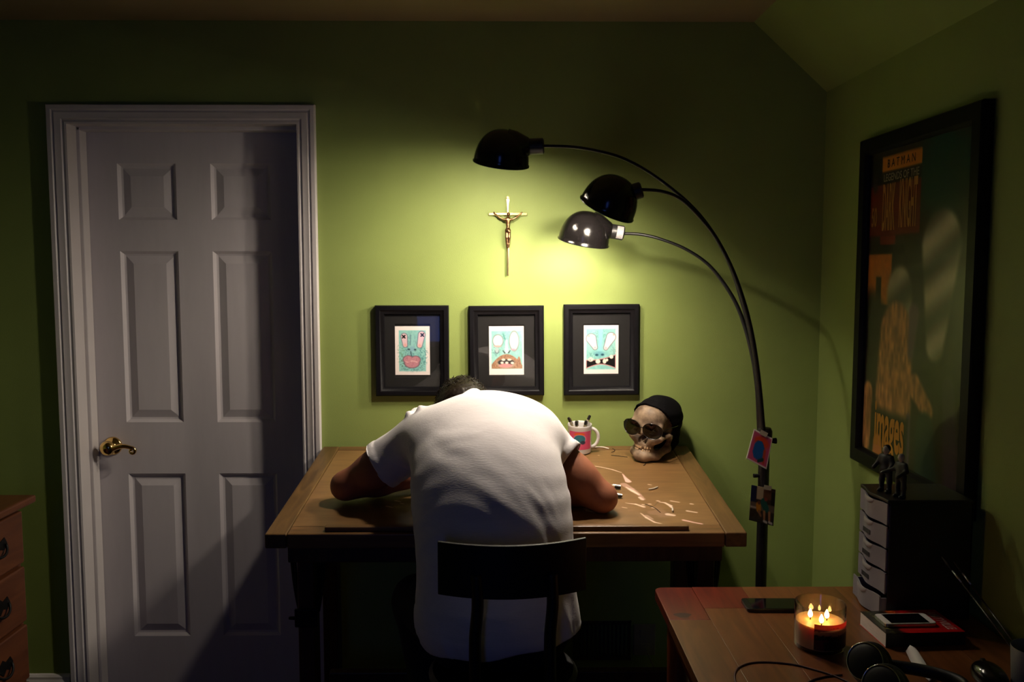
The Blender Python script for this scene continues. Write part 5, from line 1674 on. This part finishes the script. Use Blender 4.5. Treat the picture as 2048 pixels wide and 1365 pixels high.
# ------------------------------------------------------------------ five-drawer organiser
OB = Vector((0.890, -1.118, TZ))
t = thing('drawer_organiser', 'small black five-drawer plastic organiser with frosted drawers on the pine table', 'organiser', OB)
OW, OD, OH = 0.158, 0.200, 0.284          # along y, along x, height
obj('side_panel', MB().box((0.006, 0.0, 0.0), (OD, 0.004, OH - 0.006)), M['plastic_black'], t, bev=0.0015)
obj('side_panel', MB().box((0.006, OW - 0.004, 0.0), (OD, OW, OH - 0.006)), M['plastic_black'], t, bev=0.0015)
obj('back_panel', MB().box((OD - 0.004, 0.0, 0.0), (OD, OW, OH - 0.006)), M['plastic_black'], t)
obj('base_panel', MB().box((0.006, 0.0, 0.0), (OD, OW, 0.004)), M['plastic_black'], t)
def wave(q):                                 # plan shape of the drawer fronts, q from -1 to 1 across
    return 0.007 * (1 - abs(q) ** 2.2) + 0.003 * math.cos(q * math.pi * 1.5) * (abs(q) < 1)
poly = [(-wave(2 * k / 24 - 1), OW * k / 24) for k in range(25)] + [(OD, OW), (OD, 0.0)]
obj('top_panel', MB().prism(poly, OH - 0.008, OH, axis='z'), M['plastic_black'], t, bev=0.002)
ph = (OH - 0.010) / 5
shelf = MB().box((0.008, 0.004, 0), (OD - 0.004, OW - 0.004, 0.002)).mesh('shelf')
for k in range(5):
    z0 = 0.004 + ph * k
    pull = 0.011 if k == 0 else 0.0
    if k:
        s_ = link('shelf', shelf, M['plastic_black'], t)
        s_.location.z = z0 - 0.003
    v, f = [], []
    N = 28
    for i in range(N + 1):
        q = 2 * i / N - 1
        y = 0.003 + (OW - 0.006) * i / N
        x = -wave(q) - pull
        zt = z0 + ph - 0.006 - 0.004 * math.cos(q * math.pi) * 0.5
        for (xx, zz) in ((x, z0 + 0.001), (x, zt), (x + 0.003, zt), (x + 0.003, z0 + 0.001)):
            v.append((xx, y, zz))
    for i in range(N):
        for s in range(4):
            a, b = i * 4 + s, i * 4 + (s + 1) % 4
            f.append((a, b, b + 4, a + 4))
    f += [(0, 1, 2, 3), (N * 4 + 3, N * 4 + 2, N * 4 + 1, N * 4)]
    dr = obj('drawer', MB().add(v, f), M['frosted'], t, smooth=True)
    tray = MB()
    tray.box((0.004 - pull, 0.006, z0 + 0.001), (OD - 0.02 - pull, 0.0085, z0 + ph - 0.010)).box((0.004 - pull, OW - 0.0085, z0 + 0.001), (OD - 0.02 - pull, OW - 0.006, z0 + ph - 0.010))
    tray.box((0.004 - pull, 0.006, z0 + 0.001), (OD - 0.02 - pull, OW - 0.006, z0 + 0.003))
    obj('tray', tray, M['frosted'], dr)
    # scooped finger lip near the top middle
    vv, ff = [], []
    for i in range(13):
        a = math.pi * i / 12
        yy = OW * 0.56 + 0.030 * math.cos(a)
        q = 2 * yy / OW - 1
        xx = -wave(q) - pull
        vv += [(xx - 0.0005, yy, z0 + ph - 0.009 + 0.002), (xx - 0.005 * math.sin(a), yy, z0 + ph - 0.006 - 0.010 * math.sin(a)), (xx + 0.001, yy, z0 + ph - 0.011 - 0.011 * math.sin(a))]
    for i in range(12):
        for s in range(2):
            ff.append((i * 3 + s, i * 3 + s + 1, i * 3 + s + 4, i * 3 + s + 3))
    obj('finger_pull', MB().add(vv, ff), M['frosted_lip'], dr, smooth='all')
    if k in (1, 2, 3):
        yy = OW * 0.56
        xx = -wave(2 * yy / OW - 1) - pull - 0.0012
        obj('label_strip', MB().box((xx, yy - 0.020, z0 + 0.013), (xx + 0.0008, yy + 0.020, z0 + 0.024)), M['label_dark'], dr)

# two small plain toy figures on the organiser
def toy(loc, rz, hgt, label, top, pale, arm):
    tt = thing('toy_figure', label, 'figurine', loc, (0, 0, R_(rz)), 'toy figures on the organiser')
    k = hgt / 0.105
    def vol():
        return Vol((-0.040 * k, -0.032 * k, -0.003), (0.040 * k, 0.032 * k, 0.112 * k), 0.0016)
    b = vol()
    for s in (-1, 1):
        b.chain([(0.008 * s * k, 0, 0.050 * k), (0.010 * s * k, 0, 0.026 * k), (0.010 * s * k, 0, 0.004 * k)], [0.0072 * k, 0.0058 * k, 0.0052 * k], 0.004)
        b.cone((0.010 * s * k, 0.001, 0.0035 * k), (0.010 * s * k, -0.009 * k, 0.0035 * k), 0.0048 * k, 0.0042 * k, 0.003)
        b.chain([(0.013 * s * k, 0, 0.080 * k), (0.019 * s * k, -0.002 * k, 0.066 * k), ((0.018 + arm * (s < 0)) * s * k, (-0.010 - arm) * k, 0.054 * k)], [0.0058 * k, 0.0050 * k, 0.0042 * k], 0.004)
    b.ell((0, 0, 0.070 * k), (0.0145 * k, 0.0095 * k, 0.018 * k), k=0.006)
    b.ell((0, 0, 0.052 * k), (0.0125 * k, 0.0090 * k, 0.010 * k), k=0.006)
    v_, q_ = b.nets()
    net_obj('clothed_body', v_, q_, top, tt, relax=1)
    h = vol()
    h.ell((0, -0.001, 0.096 * k), (0.0075 * k, 0.0085 * k, 0.0100 * k), k=0.003)
    h.cone((0, 0, 0.090 * k), (0, 0, 0.084 * k), 0.004 * k, 0.0045 * k, 0.003)
    v_, q_ = h.nets()
    net_obj('head', v_, q_, M['toy_skin'], tt, relax=1)
    if pale:
        h = vol()
        h.ell((0, 0.0022, 0.099 * k), (0.0082 * k, 0.0080 * k, 0.0090 * k), k=0.003)
        v_, q_ = h.nets()
        net_obj('hair', v_, q_, M['toy_dark'], tt, relax=1)
toy((0.917, -1.040, TZ + OH), -62, 0.112, 'small black-clothed toy figure nearest the organiser front', M['toy_dark'], True, 0.004)
toy((0.930, -1.092, TZ + OH), -75, 0.104, 'small dark green toy figure with one arm reaching out on the organiser', M['toy_green'], False, 0.016)

# ------------------------------------------------------------------ dresser at the left edge
DB = Vector((-1.74, -0.92, 0.0))
t = thing('dresser', 'reddish wooden dresser with dark bail pulls at the left edge', 'dresser', DB)
FX, FY0, FY1, FZ = -1.520, -1.52, -0.350, 0.822
obj('carcass', MB().box((XLW + 0.005, FY0, 0.05), (FX - 0.02, FY1, FZ)), M['maple'], t, base=DB)
obj('top', MB().box((XLW + 0.002, FY0 - 0.02, FZ), (FX + 0.028, FY1 + 0.022, FZ + 0.024)), M['maple'], t, bev=0.006, base=DB)
obj('plinth', MB().box((XLW + 0.005, FY0 + 0.01, 0.0), (FX - 0.03, FY1 - 0.01, 0.05)), M['maple'], t, base=DB)
zl = [0.060, 0.250, 0.440, 0.630, 0.810]
for k in range(4):
    d = obj('drawer', MB().box((FX - 0.025, FY0 + 0.012, zl[k] + 0.006), (FX, FY1 - 0.012, zl[k + 1] - 0.006)), M['maple'], t, bev=0.006, seg=3, base=DB)
    zc = (zl[k] + zl[k + 1]) / 2 + 0.01
    for yc in (FY1 - 0.16, FY0 + 0.22):
        hp = []
        for i in range(15):
            a = R_(180 + 180 * i / 14)
            hp.append((FX + 0.004 + 0.014 * abs(math.sin(a)), yc + 0.042 * math.cos(a), zc + 0.028 * math.sin(a)))
        h_ = obj('bail_pull', MB().tube(hp, 0.0042, 8), M['iron'], d, smooth='all')
        plate = [(yc + a, zc + b) for a, b in ((-0.052, 0.0), (-0.040, 0.020), (-0.016, 0.012), (0.0, 0.024), (0.016, 0.012), (0.040, 0.020), (0.052, 0.0), (0.036, -0.018), (0.016, -0.010), (0.0, -0.026), (-0.016, -0.010), (-0.036, -0.018))]
        obj('backplate', MB().prism(plate, FX, FX + 0.003, axis='x'), M['iron'], d)

# lamp cord from the outlet
cd = bez([(0.518, -0.012, 0.19), (0.545, -0.05, 0.13), (0.60, -0.12, 0.04), (0.66, -0.22, 0.006), (0.72, -0.34, 0.006), (0.775, -0.44, 0.02)], 40)
tag(obj('power_cord', MB().tube(cd, 0.0028, 8), mat('ivory_cord', (0.22, 0.19, 0.13), 0.5), smooth='all'), 'thin pale cord running from the outlet plate to the lamp foot', 'cord')
